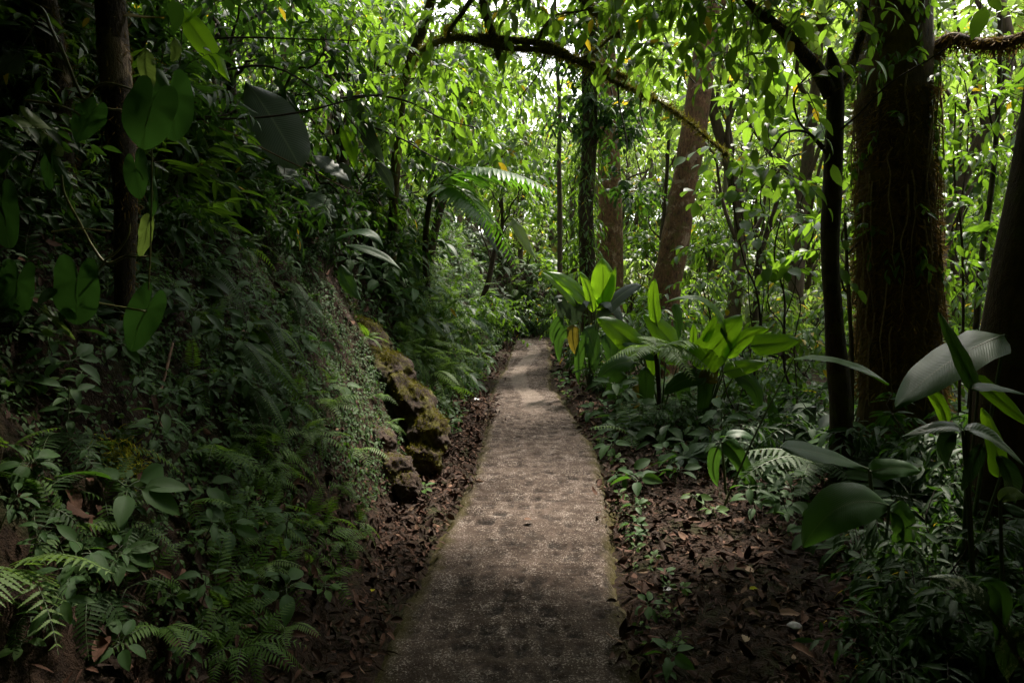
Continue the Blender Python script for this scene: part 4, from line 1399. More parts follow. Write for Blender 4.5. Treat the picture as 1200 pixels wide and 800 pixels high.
o = thing("blade_leaf_clump", "clump with two wide glowing slanted leaves above a pale feathery fern", "plant", on_ground(*(at(775, 500, 7.6)[:2])))
gb = A(o.location)
px_leaves(o, [
    ((753, 413), (727, 390), (701, 372), 32, (.2, -1, .35), dict(stalk_from=gb)),
    ((798, 417), (778, 391), (755, 368), 32, (.25, -1, .35), dict(stalk_from=gb)),
    ((757, 430), (758, 460), (757, 492), 20, (.1, -1, .1), dict(mat='banana_dark')),
    ((790, 356), (795, 372), (796, 398), 12, (.2, -1, .2), dict(mat='banana_dark')),
    ((735, 440), (722, 452), (716, 470), 24, (.1, -1, .2), dict(mat='banana_dark')),
    ((742, 452), (748, 465), (738, 480), 16, (.1, -1, .2), dict(mat='banana_old')),
    ((768, 400), (764, 420), (766, 440), 16, (-.2, -1, .1), {}),
    ((772, 420), (742, 402), (722, 396), 22, (.1, -.8, .6), dict(stalk_from=gb, mat='banana_dark')),
    ((780, 425), (806, 412), (826, 418), 22, (-.1, -.8, .7), dict(stalk_from=gb)),
    ((745, 425), (720, 428), (700, 446), 22, (.1, -.8, .6), dict(stalk_from=gb, mat='banana_dark')),
    ((790, 440), (800, 455), (802, 482), 20, (.1, -1, .2), dict(mat='banana_dark')),
    ((770, 380), (766, 350), (768, 326), 16, (.2, -1, .2), dict(stalk_from=gb)),
], 7.4, mat='banana', fold=.16)

o = thing("blade_leaf_clump", "clump with the widest glowing leaf and a long narrow arching leaf over it", "plant", on_ground(*(at(825, 500, 6.8)[:2])))
gb = A(o.location)
px_leaves(o, [
    ((815, 430), (842, 402), (870, 369), 42, (.1, -1, .2), dict(stalk_from=gb)),
    ((852, 392), (825, 352), (779, 354), 12, (0, -.6, 1), dict(stalk_from=gb)),
    ((812, 402), (813, 390), (813, 378), 9, TCr, {}),
    ((824, 400), (832, 385), (842, 368), 12, TCr, dict(mat='banana')),
    ((848, 436), (872, 430), (898, 424), 20, (0, -1, .5), dict(stalk_from=gb)),
    ((824, 432), (832, 440), (842, 448), 22, (.1, -1, .2), dict(mat='banana_old')),
    ((830, 440), (800, 446), (778, 462), 22, (.1, -.8, .6), dict(stalk_from=gb, mat='banana_dark')),
    ((860, 440), (882, 452), (890, 482), 22, (-.1, -.9, .5), dict(stalk_from=gb, mat='banana_dark')),
    ((850, 420), (872, 396), (902, 384), 20, (.1, -.9, .4), dict(stalk_from=gb)),
    ((826, 440), (826, 462), (820, 492), 20, (.1, -1, .1), dict(mat='banana_dark')),
    ((845, 384), (852, 395), (858, 412), 8, (.3, -1, .1), dict(mat='banana_dark')),
    ((880, 405), (908, 402), (938, 398), 26, (0, -1, .3), dict(mat='banana', Y=6.3)),
], 6.6, mat='banana', fold=.16)

# the pale feathery fern between them
fern("pale feathery fern arching over in front of the glowing blade leaves", on_ground(*(at(772, 490, 6.9)[:2])), [], 1)
fo = [q for q in bpy.data.objects if q.name == 'fern'][0]
cr = at(768, 412, 6.8) - A(fo.location)
for d, s in (((-.9, -.3, .25), .55), ((.75, -.5, .25), .62), ((.95, -.1, .35), .85), ((.4, -.9, .25), .55), ((-.5, -.7, .3), .5), ((.9, .3, .2), .9), ((.1, .8, .5), .6)):
    q = aim_frond(fo, random.choice(FR_TREE), d, s, random.uniform(-.2, .2))
    q.location = Vector(cr)
ac = Acc()
tube(ac, catmull([A((0, 0, -.05)), cr * .5 + A((.02, 0, 0)), cr], 12), np.linspace(.03, .022, 12), 8, .2)
put("trunk", ac.mesh("fern_trunk", M['bark_dark']), fo)

# close right: large dark blade leaves
Yc = 3.3
o = thing("blade_leaf_clump", "clump with a huge pale-sheened blade leaf in front of the smooth brown trunk", "plant", on_ground(*(at(1130, 640, 3.2)[:2])))
gb = A(o.location)
px_leaves(o, [
    ((1178, 392), (1112, 424), (1050, 476), 56, (-.35, -.62, .9), dict(stalk_from=gb + A((.18, .25, 0)), stalk_r=.014, Y=(3.45, 3.3, 3.1))),
    ((1146, 458), (1124, 414), (1102, 366), 26, (.35, -1, .1), dict(stalk_from=gb, Y=3.0)),
    ((1138, 456), (1165, 453), (1202, 462), 20, (0, -.35, 1), dict(stalk_from=gb, Y=2.95)),
    ((1172, 560), (1166, 520), (1152, 478), 28, (.2, -1, .1), dict(stalk_from=gb, Y=3.1, mat='banana')),
    ((1110, 500), (1100, 470), (1078, 452), 20, (.2, -1, .2), dict(mat='banana')),
    ((1140, 440), (1175, 470), (1210, 500), 22, (.2, -1, .2), dict(mat='banana')),
], Yc, mat='banana_dark', fold=.14)
o = thing("blade_leaf_plant", "plant with a long thin arching stalk and narrow blade reaching toward the big pale leaf", "plant", on_ground(*(at(850, 520, 4.6)[:2])))
px_leaves(o, [((930, 420), (985, 424), (1042, 450), 17, (0, -.5, 1), dict(stalk_from=A(o.location), Y=(4.5, 4.2, 4.0), stalk_r=.009))], 4.4, mat='banana', fold=.3)
o = thing("blade_leaf_plant", "plant with one pale spoon-shaped leaf held level over the leaf litter", "plant", on_ground(*(at(1030, 610, 3.8)[:2])))
px_leaves(o, [((1018, 549), (965, 532), (918, 524), 34, (-.1, -.62, 1), dict(stalk_from=A(o.location), Y=(3.7, 3.6, 3.5), kind='obovate')),
              ((1020, 552), (1050, 548), (1080, 552), 26, (.1, -.8, .6), dict(stalk_from=A(o.location)))], 3.6, mat='banana_dark', fold=.2)
o = thing("blade_leaf_plant", "plant with a broad very dark leaf sagging to the leaf litter", "plant", on_ground(*(at(1035, 650, 3.3)[:2])))
px_leaves(o, [((1042, 592), (985, 594), (940, 642), 58, (-.2, -.75, .8), dict(stalk_from=A(o.location), kind='ovate', mat='banana_dark')), ((1045, 600), (1060, 620), (1050, 668), 40, (.2, -1, .4), dict(mat='banana_dark'))], 3.2, mat='banana_dark', fold=.2)
o = thing("blade_leaf_plant", "plant with a narrow dark leaf drooping on a pale midrib beside the leaf litter", "plant", on_ground(*(at(850, 590, 4.9)[:2])))
px_leaves(o, [((846, 518), (868, 540), (894, 598), 24, (.2, -1, .4), dict(stalk_from=A(o.location))), ((850, 512), (870, 508), (890, 520), 14, (0, -.6, 1), {}), ((842, 522), (836, 545), (842, 570), 16, (0, -1, .3), {})], 4.9, mat='banana_dark', fold=.2)
o = thing("blade_leaf_plant", "plant with a pale upright leaf behind the dry feathery fronds", "plant", on_ground(*(at(940, 520, 6.0)[:2])))
px_leaves(o, [((948, 508), (945, 492), (957, 476), 24, (.1, -.9, .6), dict(stalk_from=A(o.location), mat='aroid_grey_sheen')), ((912, 505), (906, 485), (902, 462), 15, (.1, -1, .1), dict(mat='banana_dark')), ((985, 440), (975, 448), (962, 455), 12, (0, -.7, .7), {})], 5.9, mat='banana_dark')
o = thing("quilted_leaf_plant", "plant with deeply quilted leaves low beside the smooth brown trunk", "plant", on_ground(*(at(1150, 640, 2.9)[:2])))
gb = A(o.location)
px_leaves(o, [((1132, 504), (1162, 512), (1202, 546), 30, (.1, -.6, 1), dict(stalk_from=gb)), ((1128, 505), (1105, 500), (1055, 512), 18, (-.1, -.6, 1), dict(stalk_from=gb)), ((1122, 508), (1108, 520), (1112, 546), 22, (-.1, -1, .4), {}),
              ((1150, 520), (1140, 545), (1128, 575), 20, (0, -1, .4), {}), ((1170, 535), (1185, 560), (1190, 590), 26, (0, -1, .5), {})], 2.8, mat='corrugated', kind='ovate', fold=.3)
o = thing("speckled_leaf_plant", "plant with long whitish speckled leaves in the dark lower corner", "plant", on_ground(*(at(1215, 800, 2.0)[:2])))
px_leaves(o, [((1205, 790), (1150, 700), (1080, 677), 26, (-.1, -.7, .9), dict(stalk_from=A(o.location))), ((1170, 755), (1172, 700), (1150, 680), 30, (.1, -1, .2), dict(mat='banana_dark')), ((1205, 740), (1185, 760), (1182, 800), 36, (-.2, -1, .4), {})], 2.0, mat='dappled', fold=.2, kind='lance')
o = thing("yellowing_leaf_plant", "small plant with a curled yellow-green leaf at the right edge", "plant", on_ground(*(at(1185, 640, 2.7)[:2])))
px_leaves(o, [((1172, 588), (1185, 578), (1206, 584), 18, (0, -.8, .7), dict(stalk_from=A(o.location), mat='pale_leaf')), ((1176, 590), (1190, 598), (1206, 600), 14, (0, -.8, .7), {})], 2.6, mat='corrugated', kind='ovate')
# dry tree fern fronds lying behind the spoon leaf
o = thing("dry_fern", "dull feathery fern lying low behind the pale spoon-shaped leaf", "fern", on_ground(*(at(960, 500, 5.0)[:2])))
for d, s in (((-1, -.4, .25), .75), ((-.6, -.9, .2), .65), ((.8, -.5, .25), .7), ((-.9, .1, .3), .7), ((.2, -1, .2), .5)):
    q = aim_frond(o, FR['dark'][random.randrange(2)], d, s)
    q.location = (0, 0, .18)
# ================================================================== MOSSY ROCKS AT THE FOOT OF THE BANK
def stone(center, axis_, radii, seed):
    """An angular stone: a ball cut by random planes, stretched along an axis and roughened."""
    r = np.random.default_rng(seed)
    th, ph = np.meshgrid(np.linspace(.02, math.pi - .02, 60), np.linspace(0, 2 * math.pi, 84, endpoint=False), indexing='ij')
    D = np.stack([np.sin(th) * np.cos(ph), np.sin(th) * np.sin(ph), np.cos(th)], -1).reshape(-1, 3)
    N_ = nrm(r.normal(0, 1, (22, 3)))
    off = r.uniform(.62, 1.0, 22)
    dots = D @ N_.T
    rad = np.min(np.where(dots > .08, off[None] / np.maximum(dots, .08), 9.), axis=1)
    rad = np.minimum(rad, 1.12)
    rad = rad * (1 + .16 * fbm(D * 2.1 + seed, seed, 3) + .10 * (1 - np.abs(fbm(D * 3.3 + seed, seed + 3, 2)) * 3).clip(-1, 1) + .05 * fbm(D * 9 + seed, seed + 4, 3))
    ax = nrm(axis_)
    X = nrm(np.cross(ax, UP))
    Z = np.cross(X, ax)
    q = D * rad[:, None] * A(radii)
    V = A(center) + q[:, :1] * X + q[:, 1:2] * Z + q[:, 2:3] * ax
    up = (nrm(V - A(center)) @ UP)
    return V, grid_faces(60, 84, True), up


def rock(label, stones, mat, seed, moss):
    base = at(*stones[-1][:3])
    o = thing("mossy_rock", label, "rock", base)
    P = [at(u, v, y) for (u, v, y, *_r) in stones]
    for i, (u, v, y, r0, r1, r2) in enumerate(stones):
        ax = P[min(i + 1, len(P) - 1)] - P[max(i - 1, 0)]
        V, F, up = stone(P[i], ax + A((.05 * math.sin(i * 3), .05, 0)), (r0, r1, r2), seed + i * 13)
        ac = Acc()
        ac.add(V, F)
        put("boulder", ac.mesh("boulder", M[mat], base), o)
        w_ = np.clip(up * .9 + .8 * fbm(V * 3.2, seed + 2, 3) + .35 * fbm(V * 11, seed + 4, 2) - .15, 0, None)
        n = int(moss * r1 * r2 * 16)
        q = V[rng.choice(len(V), n, p=w_ / w_.sum())] + rng.normal(0, .007, (n, 3))
        am = Acc()
        am.scatter(L_BLADE, q, frames(rng.normal(0, .6, q.shape) + A((.25, -.5, .55)), rng.normal(0, 1, q.shape)), rng.uniform(.010, .030, n))
        put("moss", am.mesh("rock_moss", M['moss'], base), o)
    return o


rock("long jagged rock patched with yellow-green moss, sloping down to the path edge", [(402, 352, 6.75, .16, .13, .30), (430, 398, 6.4, .20, .15, .30), (458, 436, 6.1, .23, .18, .30), (484, 474, 5.82, .24, .19, .30), (504, 512, 5.55, .19, .17, .24), (496, 540, 5.4, .16, .14, .18)], 'rock', 3, 5200)
rock("lower dark brown rock with little moss, in front of the mossy one", [(372, 446, 5.62, .16, .14, .26), (402, 484, 5.34, .21, .18, .28), (432, 520, 5.1, .22, .18, .26), (460, 553, 4.88, .18, .14, .20), (478, 574, 4.75, .11, .09, .12)], 'rock_brown', 8, 1000)

# ================================================================== BACKGROUND FOREST
def bg_crown(seed, mat, h, w, T, size, n, spray=.8, lo=.42, ncl=9, barkm='bark_far'):
    r = np.random.default_rng(seed)
    st, lf = Acc(), Acc()
    trunk = catmull([(0, 0, -.2), (r.normal(0, .1), r.normal(0, .1), h * .3), (r.normal(0, .25), r.normal(0, .25), h * .65), (r.normal(0, .3), r.normal(0, .3), h)], 26)
    tube(st, trunk, np.linspace(.15, .03, 26), 10, .15, seed, 2)
    cl = []
    for i in range(ncl):
        z = h * r.uniform(lo, 1.02)
        a = i * 2.4 + r.uniform(-.4, .4)
        d = w * r.uniform(.25, 1.0) * (1.15 - .5 * z / h)
        e = A((math.cos(a) * d, math.sin(a) * d, z))
        cl.append((*e, w * r.uniform(.30, .5)))
        k = int(np.clip(z / h * 22 - 4, 2, 24))
        tube(st, catmull(wander(trunk[k], e, 6, .08, .05, seed * 9 + i), 14), np.linspace(.04, .01, 14), 5)
    cloud(lf, st, cl, n, spray, 7, size, T, droop=.35, tw_r=.006)
    return st.mesh("tree_trunk", M[barkm]), lf.mesh("tree_crown", M[mat])


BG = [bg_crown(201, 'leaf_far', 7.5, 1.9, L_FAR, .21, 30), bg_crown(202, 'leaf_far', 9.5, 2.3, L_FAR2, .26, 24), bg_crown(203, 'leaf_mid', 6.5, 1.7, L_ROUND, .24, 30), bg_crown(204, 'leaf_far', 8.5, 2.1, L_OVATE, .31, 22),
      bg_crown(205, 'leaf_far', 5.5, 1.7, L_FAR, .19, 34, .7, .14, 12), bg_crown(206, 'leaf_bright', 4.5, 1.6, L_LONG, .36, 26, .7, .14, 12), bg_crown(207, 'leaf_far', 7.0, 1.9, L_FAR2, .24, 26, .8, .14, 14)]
SHADE = [bg_crown(211, 'leaf_mid', 8.0, 2.8, L_OVATE2, .36, 34, .9, .30, 26), bg_crown(212, 'leaf_mid', 9.5, 3.0, L_OVATE2, .38, 32, .9, .22, 30), bg_crown(213, 'leaf_mid', 7.0, 2.6, L_OVATE2, .34, 36, .9, .06, 30)]
spots = []
LOWK = 0
for (u, Y, s, k) in ((630, 27, 1.0, 4), (690, 24, .9, 5), (725, 27, 1.0, 4), (760, 21, .85, 5), (790, 24, 1.0, 6), (820, 17, .7, 5), (850, 23, 1.0, 4), (885, 18, .8, 6), (910, 25, 1.1, 4), (940, 14, .62, 5), (970, 21, 1.0, 6), (1000, 18, .9, 4), (1030, 25, 1.2, 6), (1110, 20, 1.0, 4), (1140, 15, .8, 5), (1170, 23, 1.1, 6), (1210, 17, 1.0, 4), (600, 24, .8, 5), (560, 28, 1.0, 6), (520, 24, .9, 4), (480, 18, .7, 5), (440, 24, .9, 6), (380, 14, .7, 4), (320, 18, .9, 6), (260, 14, .8, 5), (200, 18, 1.0, 4), (120, 14, .9, 6),
                     (850, 12.5, 1.05, 0), (930, 12, 1.1, 3), (1010, 12.5, 1.1, 1), (1110, 11, 1.05, 0), (1200, 12, 1.1, 3), (705, 18, 1.2, 0),
                     (640, 24, .85, 0), (672, 19, .70, 2), (705, 28, 1.0, 1), (742, 22, .9, 0), (775, 17, .72, 2), (805, 25, 1.0, 3), (838, 19, .8, 0), (868, 29, 1.1, 1), (900, 15, .62, 2), (925, 22, .9, 3),
                     (955, 17, .8, 0), (985, 26, 1.0, 1), (1015, 14, .66, 2), (1045, 20, .9, 0), (1085, 16, .8, 3), (1120, 12, .66, 2), (1160, 18, .9, 0), (1190, 14, .8, 1), (1240, 20, 1.0, 3), (1260, 11, .7, 0),
                     (610, 21, .72, 3), (585, 26, .9, 0), (550, 20, .8, 2), (510, 17, .75, 0), (470, 22, .95, 1), (430, 14, .7, 3), (390, 18, .85, 0), (340, 13, .7, 2), (300, 17, .9, 1), (250, 12, .75, 0), (190, 14, .9, 3), (120, 11, .8, 1), (40, 10, .8, 0),
                     (760, 36, 1.25, 1), (860, 38, 1.3, 0), (960, 36, 1.3, 3), (1070, 34, 1.3, 1), (1180, 32, 1.3, 0), (540, 34, 1.25, 3), (420, 30, 1.2, 1)):
    x = (u - 600) / FPX * Y
    o = thing("forest_tree", "slender forest tree with a loose light green crown in the sunlit background beyond the path", "tree", on_ground(x, Y, .05), "background forest trees")
    o.rotation_euler = (0, 0, random.uniform(0, 6.28))
    o.scale = (s, s, s * random.uniform(.9, 1.1))
    put("trunk", BG[k][0], o)
    put("crown", BG[k][1], o)

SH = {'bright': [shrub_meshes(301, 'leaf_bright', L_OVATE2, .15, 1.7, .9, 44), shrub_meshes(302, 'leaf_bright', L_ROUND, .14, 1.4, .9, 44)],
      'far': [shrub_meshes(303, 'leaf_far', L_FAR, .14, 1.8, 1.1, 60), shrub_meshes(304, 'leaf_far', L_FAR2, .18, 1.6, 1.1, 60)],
      'mid': [shrub_meshes(305, 'leaf_mid', L_OVATE2, .13, 1.2, .8, 44), shrub_meshes(306, 'leaf_mid', L_LANCE, .20, 1.1, .8, 40)],
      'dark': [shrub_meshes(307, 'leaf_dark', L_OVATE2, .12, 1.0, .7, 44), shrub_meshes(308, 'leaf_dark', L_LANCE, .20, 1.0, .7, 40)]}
# sunlit shrubs of the background understorey
r_ = np.random.default_rng(77)
n = 0
while n < 62:
    Y = r_.uniform(11, 27)
    u = r_.uniform(655, 1230)
    x = (u - 600) / FPX * Y
    d, _ = signed_dist(A([[x, Y]]), PRc)
    dl, _ = signed_dist(A([[x, Y]]), PLc)
    if -d[0] < .8 and dl[0] < .6:
        continue
    n += 1
    shrub("sunlit background shrub with small light green leaves on the open forest floor", on_ground(x, Y, .03), random.choice(SH['far'] + SH['bright']), r_.uniform(.8, 1.35), "background shrubs")
# glossy shrub behind the blade leaves, and others one can tell apart
for (u, v, Y, key, s, lab) in ((765, 420, 10.0, 'mid', 1.15, "glossy bush with sky-pale leaves at the foot of the red flaking trunk"), (735, 430, 9.6, 'mid', .95, "glossy bush between the glowing oval leaf and the red trunk"),
                               (690, 420, 11.0, 'dark', .9, "dark bush at the foot of the leaf-clad trunk"), (665, 410, 14.5, 'bright', 1.0, "bright bush above the far end of the path"),
                               (870, 470, 7.4, 'mid', .8, "bush below the bright round-leaved sapling"), (930, 470, 7.8, 'bright', .9, "bush in the light left of the forked trunk"), (960, 480, 6.2, 'dark', .65, "dark low bush at the foot of the forked trunk"),
                               (895, 500, 5.6, 'dark', .55, "low dark bush under the long arching stalk"), (1010, 520, 5.0, 'dark', .6, "low dark bush under the thick mossy trunk"), (1110, 540, 4.6, 'dark', .75, "dark bush beneath the huge pale-sheened leaf"),
                               (1090, 470, 7.4, 'mid', .95, "mid green bush behind the thick mossy trunk"), (1150, 560, 4.2, 'dark', .7, "dark bush at the foot of the smooth brown trunk"), (1190, 620, 3.4, 'dark', .6, "dark bush low at the right edge under the leaning trunk"),
                               (815, 520, 6.6, 'dark', .45, "small dark bush under the widest glowing leaf"), (780, 530, 6.4, 'dark', .42, "small dark bush under the pale feathery fern"), (735, 500, 8.2, 'dark', .5, "small dark bush below the two wide glowing leaves"),
                               (705, 470, 9.2, 'dark', .5, "small dark bush under the drooping leaves by the bend"), (1085, 640, 3.6, 'dark', .45, "small dark bush behind the sagging dark leaf"), (1120, 720, 2.9, 'dark', .40, "small dark bush above the speckled leaf")):
    p = at(u, v, Y)
    shrub(lab, on_ground(p[0], p[1], .03), random.choice(SH[key]), s)
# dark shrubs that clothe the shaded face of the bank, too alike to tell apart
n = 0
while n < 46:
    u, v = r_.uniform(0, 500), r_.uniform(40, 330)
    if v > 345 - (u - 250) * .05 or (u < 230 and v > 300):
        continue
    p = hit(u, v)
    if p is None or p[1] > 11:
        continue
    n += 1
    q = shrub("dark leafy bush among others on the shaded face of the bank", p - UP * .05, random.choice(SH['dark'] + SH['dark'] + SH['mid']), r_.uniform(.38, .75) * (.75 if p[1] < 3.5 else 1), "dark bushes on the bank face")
    q.rotation_euler = (.45, .35, q.rotation_euler[2])
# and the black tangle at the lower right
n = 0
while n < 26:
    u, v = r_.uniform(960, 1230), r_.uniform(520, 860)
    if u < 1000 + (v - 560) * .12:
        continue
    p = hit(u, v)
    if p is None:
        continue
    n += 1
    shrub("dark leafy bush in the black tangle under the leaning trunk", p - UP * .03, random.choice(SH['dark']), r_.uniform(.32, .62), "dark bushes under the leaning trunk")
# shrubs on the crest and upper face of the bank
for (u, v, Y, key, s, lab) in ((520, 225, 9.5, 'mid', .7, "bush left of the palm on top of the bank"), (470, 215, 8.8, 'mid', .7, "bush on top of the bank below the bright bank tree"), (555, 250, 12, 'mid', .8, "bush on the bank beyond the palm"),
                               (595, 275, 15, 'mid', .9, "bush crowning the bank over the bend"), (625, 300, 17.5, 'dark', .8, "dark bush where the bank closes the view of the path"), (440, 225, 7.6, 'dark', .6, "dark bush by the hanging grey-green blades"),
                               (380, 190, 6.6, 'dark', .6, "dark bush right of the huge grey leaf"), (250, 170, 4.8, 'dark', .5, "dark bush below the dark hanging blade leaf"), (640, 330, 18, 'mid', .8, "bush closing the end of the path"),
                               (668, 300, 19.5, 'bright', 1.5, "bright bush beyond the end of the path, left of the leaf-clad trunk"), (700, 310, 20.5, 'far', 1.6, "pale bush beyond the leaf-clad trunk"), (640, 290, 22, 'bright', 1.6, "tall bright bush on the rise past the bend"), (615, 280, 20, 'far', 1.4, "pale bush on the rise above the far bank"), (740, 320, 19, 'far', 1.5, "pale bush seen between the leaf-clad and the red trunk"),
                               (575, 290, 15, 'dark', .7, "dark bush hanging from the far bank")):
    p = at(u, v, Y)
    shrub(lab, on_ground(p[0], p[1], .03), random.choice(SH[key]), s)

# the far wood that closes every view: one mass
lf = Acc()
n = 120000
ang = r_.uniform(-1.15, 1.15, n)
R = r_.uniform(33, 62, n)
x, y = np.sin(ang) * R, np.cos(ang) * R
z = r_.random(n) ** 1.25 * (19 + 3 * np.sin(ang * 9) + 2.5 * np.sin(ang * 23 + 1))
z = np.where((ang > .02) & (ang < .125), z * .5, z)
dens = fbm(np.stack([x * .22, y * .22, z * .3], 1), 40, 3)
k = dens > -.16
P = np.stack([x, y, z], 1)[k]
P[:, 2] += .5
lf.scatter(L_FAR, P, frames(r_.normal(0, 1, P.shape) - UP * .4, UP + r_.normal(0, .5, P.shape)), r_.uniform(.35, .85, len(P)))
tag(put("far_forest", lf.mesh("far_forest", M['leaf_far'])), "mass of sunlit foliage, its colour lightened like haze, far behind the trees", "forest", None, 'stuff')

# out-of-view trees added behind and beside the camera to shade the near path
for (x, y, s, k) in ((-3.6, -1.0, 1.0, 0), (3.9, -1.2, 1.0, 1), (-1.6, -4.5, 1.05, 1), (1.9, -4.2, 1.0, 0), (-4.4, 2.6, 1.0, 1), (7.0, 1.2, 1.0, 1), (-5.2, 6.2, .9, 0), (0.2, -7.5, 1.1, 1), (-6.5, -4, 1.1, 1), (6.5, -4.5, 1.1, 0), (5.2, -1.2, .85, 1), (-2.9, 1.6, .95, 1), (-3.6, 4.4, .9, 0), (-2.2, -2.6, 1.0, 0), (3.2, -3.0, 1.0, 1), (6.0, 0.2, 1.0, 0), (0.4, -3.6, 1.05, 1), (-7.0, 0.5, 1.1, 1), (8.6, 3.0, 1.1, 0), (-1.9, -.6, .95, 0), (3.0, -2.4, 1.0, 1), (-3, -8, 1, 2), (0.5, -10, 1.1, 2), (3.5, -8, 1, 2), (6.5, -7, 1.1, 2), (-6.5, -7.5, 1.1, 2), (9, -4, 1.1, 2), (8.5, -.5, 1, 2), (9.5, 3.5, 1, 2), (-7, -3.5, 1.0, 2), (-7.5, 0, 1, 2), (-7.2, 3.5, .9, 2), (-8, 7, .9, 2), (5.5, -3.2, .9, 2), (-4.6, -4.5, .9, 2), (1.6, -6.2, .8, 2), (-1.6, -6.6, .8, 2), (11, .5, 1.2, 2), (-10.5, 5, 1.1, 2), (-10.5, -1, 1.2, 2), (6.2, .9, .8, 2)):
    o = thing("shade_tree", "unseen tree added so its crown shades the near part of the path", "tree", on_ground(x, y, .05), "shade trees round the near path")
    o.rotation_euler = (0, 0, random.uniform(0, 6.28))
    o.scale = (s * 1.15, s * 1.15, s)
    put("trunk", SHADE[k][0], o)
    put("crown", SHADE[k][1], o)
# ================================================================== FERNS AND HERBS OF THE BANK
def bank_fern(u, v, label, size, n=5, kind='green', group=None, meshes=None, dirs=None, lift=.55, out=.03):
    p = hit(u, v)
    nn = ground_normal(p[0], p[1])
    dd = dirs or fan(n, nn + A((0, -.15, .35)), lift, random.uniform(0, 6))
    return fern(label, p + nn * out, dd, size, kind, group, meshes)


# ferns one can single out, by sight line of the crown
for (u, v, s, kind, dirs, lab) in (
        (248, 560, .30, 'green', [(.9, -.55, .25), (1, -.2, .1), (.6, -.8, .5), (.3, -.8, .7), (-.5, -.8, .4)], "fern with broad cut fronds at the middle of the lower bank"),
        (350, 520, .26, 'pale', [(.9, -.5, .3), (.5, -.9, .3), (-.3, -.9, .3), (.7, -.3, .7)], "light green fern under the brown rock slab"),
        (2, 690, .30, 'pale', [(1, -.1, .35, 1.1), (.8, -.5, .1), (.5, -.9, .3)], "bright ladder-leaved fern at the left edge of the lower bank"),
        (378, 485, .26, 'pale', [(.9, -.4, .2), (.6, -.8, .2), (.2, -.9, .5), (1, 0, .5)], "fern tucked against the upper end of the rock slab"),
        (215, 605, .22, 'green', [(.5, -.8, .1), (-.2, -.9, .3), (.9, -.3, .4), (-.6, -.6, .5)], "drooping fern above the little seedlings of the lower bank"),
        (300, 690, .20, 'pale', [(1, -.3, .5), (.4, -.9, .5), (-.5, -.8, .4)], "small bright fern just over the leaf litter"),
        (180, 748, .20, 'green', [(1, -.3, .2), (.7, -.7, .3), (-.2, -.9, .5), (-.8, -.4, .3)], "fern near the bottom edge with two level fronds"),
        (275, 765, .22, 'green', [(.8, -.5, .3), (-.4, -.8, .4), (.3, -.9, .3), (1, .1, .4)], "fern at the bottom of the bank beside brown fallen leaves"),
        (330, 742, .18, 'pale', [(.8, -.5, .4), (.2, -.9, .3), (-.7, -.6, .3)], "small curled fern at the bottom beside the path litter"),
        (392, 572, .22, 'green', [(.6, -.8, .1), (-.3, -.9, .1), (1, -.2, .3), (-.8, -.5, .4)], "fern in the shadow below the brown rock slab"),
        (368, 622, .13, 'pale', [(0, -.5, 1), (.3, -.6, .6)], "tiny upright ladder fern beside the leaf litter"),
        (395, 640, .17, 'green', [(.8, -.5, .3), (-.6, -.7, .3), (.1, -.9, .4)], "small fern at the edge of the litter below the rocks"),
        (65, 520, .26, 'dark', [(.8, -.6, -.1), (.3, -.9, .1), (-.5, -.8, .2)], "dark fern under the lower heart leaves"),
        (150, 655, .20, 'dark', [(.9, -.5, .1), (.4, -.9, .2), (-.6, -.7, .3)], "dull fern between the quilted leaves and the seedlings"),
        (440, 470, .20, 'green', [(.7, -.6, .2), (-.4, -.8, .3), (.2, -.9, .4)], "little fern growing between the two rocks"),
        (415, 535, .24, 'pale', [(.6, -.8, -.1), (.9, -.4, .2), (0, -.9, .3)], "light fern hanging beside the foot of the brown rock")):
    bank_fern(u, v, lab, s * 1.02, kind=kind, dirs=dirs)

# hanging sword ferns on the shaded face
for (u, v, s, lab) in ((268, 425, .55, "long sword fern hanging down the shaded bank face, longest of its kind"), (300, 398, .45, "sword fern drooping above the longest hanging one"), (330, 345, .5, "sword fern high on the shaded face under the pale jagged leaves"),
                       (240, 330, .42, "dim sword fern near the trailing vine stems"), (285, 470, .38, "sword fern low on the face above the broad cut fern")):
    bank_fern(u, v, lab, s, dirs=[(.6, -.8, -.35), (.2, -.9, -.5), (.9, -.5, -.1), (-.4, -.8, -.2), (.5, -.7, .3)], meshes=FR_SWORD)

# fern curtain beside the bend: too alike to tell apart
lab_c = "small pale green fern in the curtain that covers the far bank beside the path"
n = 0
for _ in range(1200):
    u, v = r_.uniform(455, 640), r_.uniform(268, 480)
    if v > 400 + (560 - u) * 1.0 + 20 or (u < 520 and v > 395 + (u - 440) * .9):
        continue
    p = hit(u, v)
    if p is None or p[1] > 19 or signed_dist(p[None, :2], PLc)[0][0] < .22:
        continue
    nn = ground_normal(p[0], p[1])
    dd = fan(4, nn * A((1, 1, .6)) + A((0, -.2, 0)), .8, random.uniform(0, 6))
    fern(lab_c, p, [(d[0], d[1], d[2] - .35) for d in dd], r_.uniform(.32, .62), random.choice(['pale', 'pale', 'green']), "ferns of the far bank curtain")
    n += 1
    if n >= 130:
        break
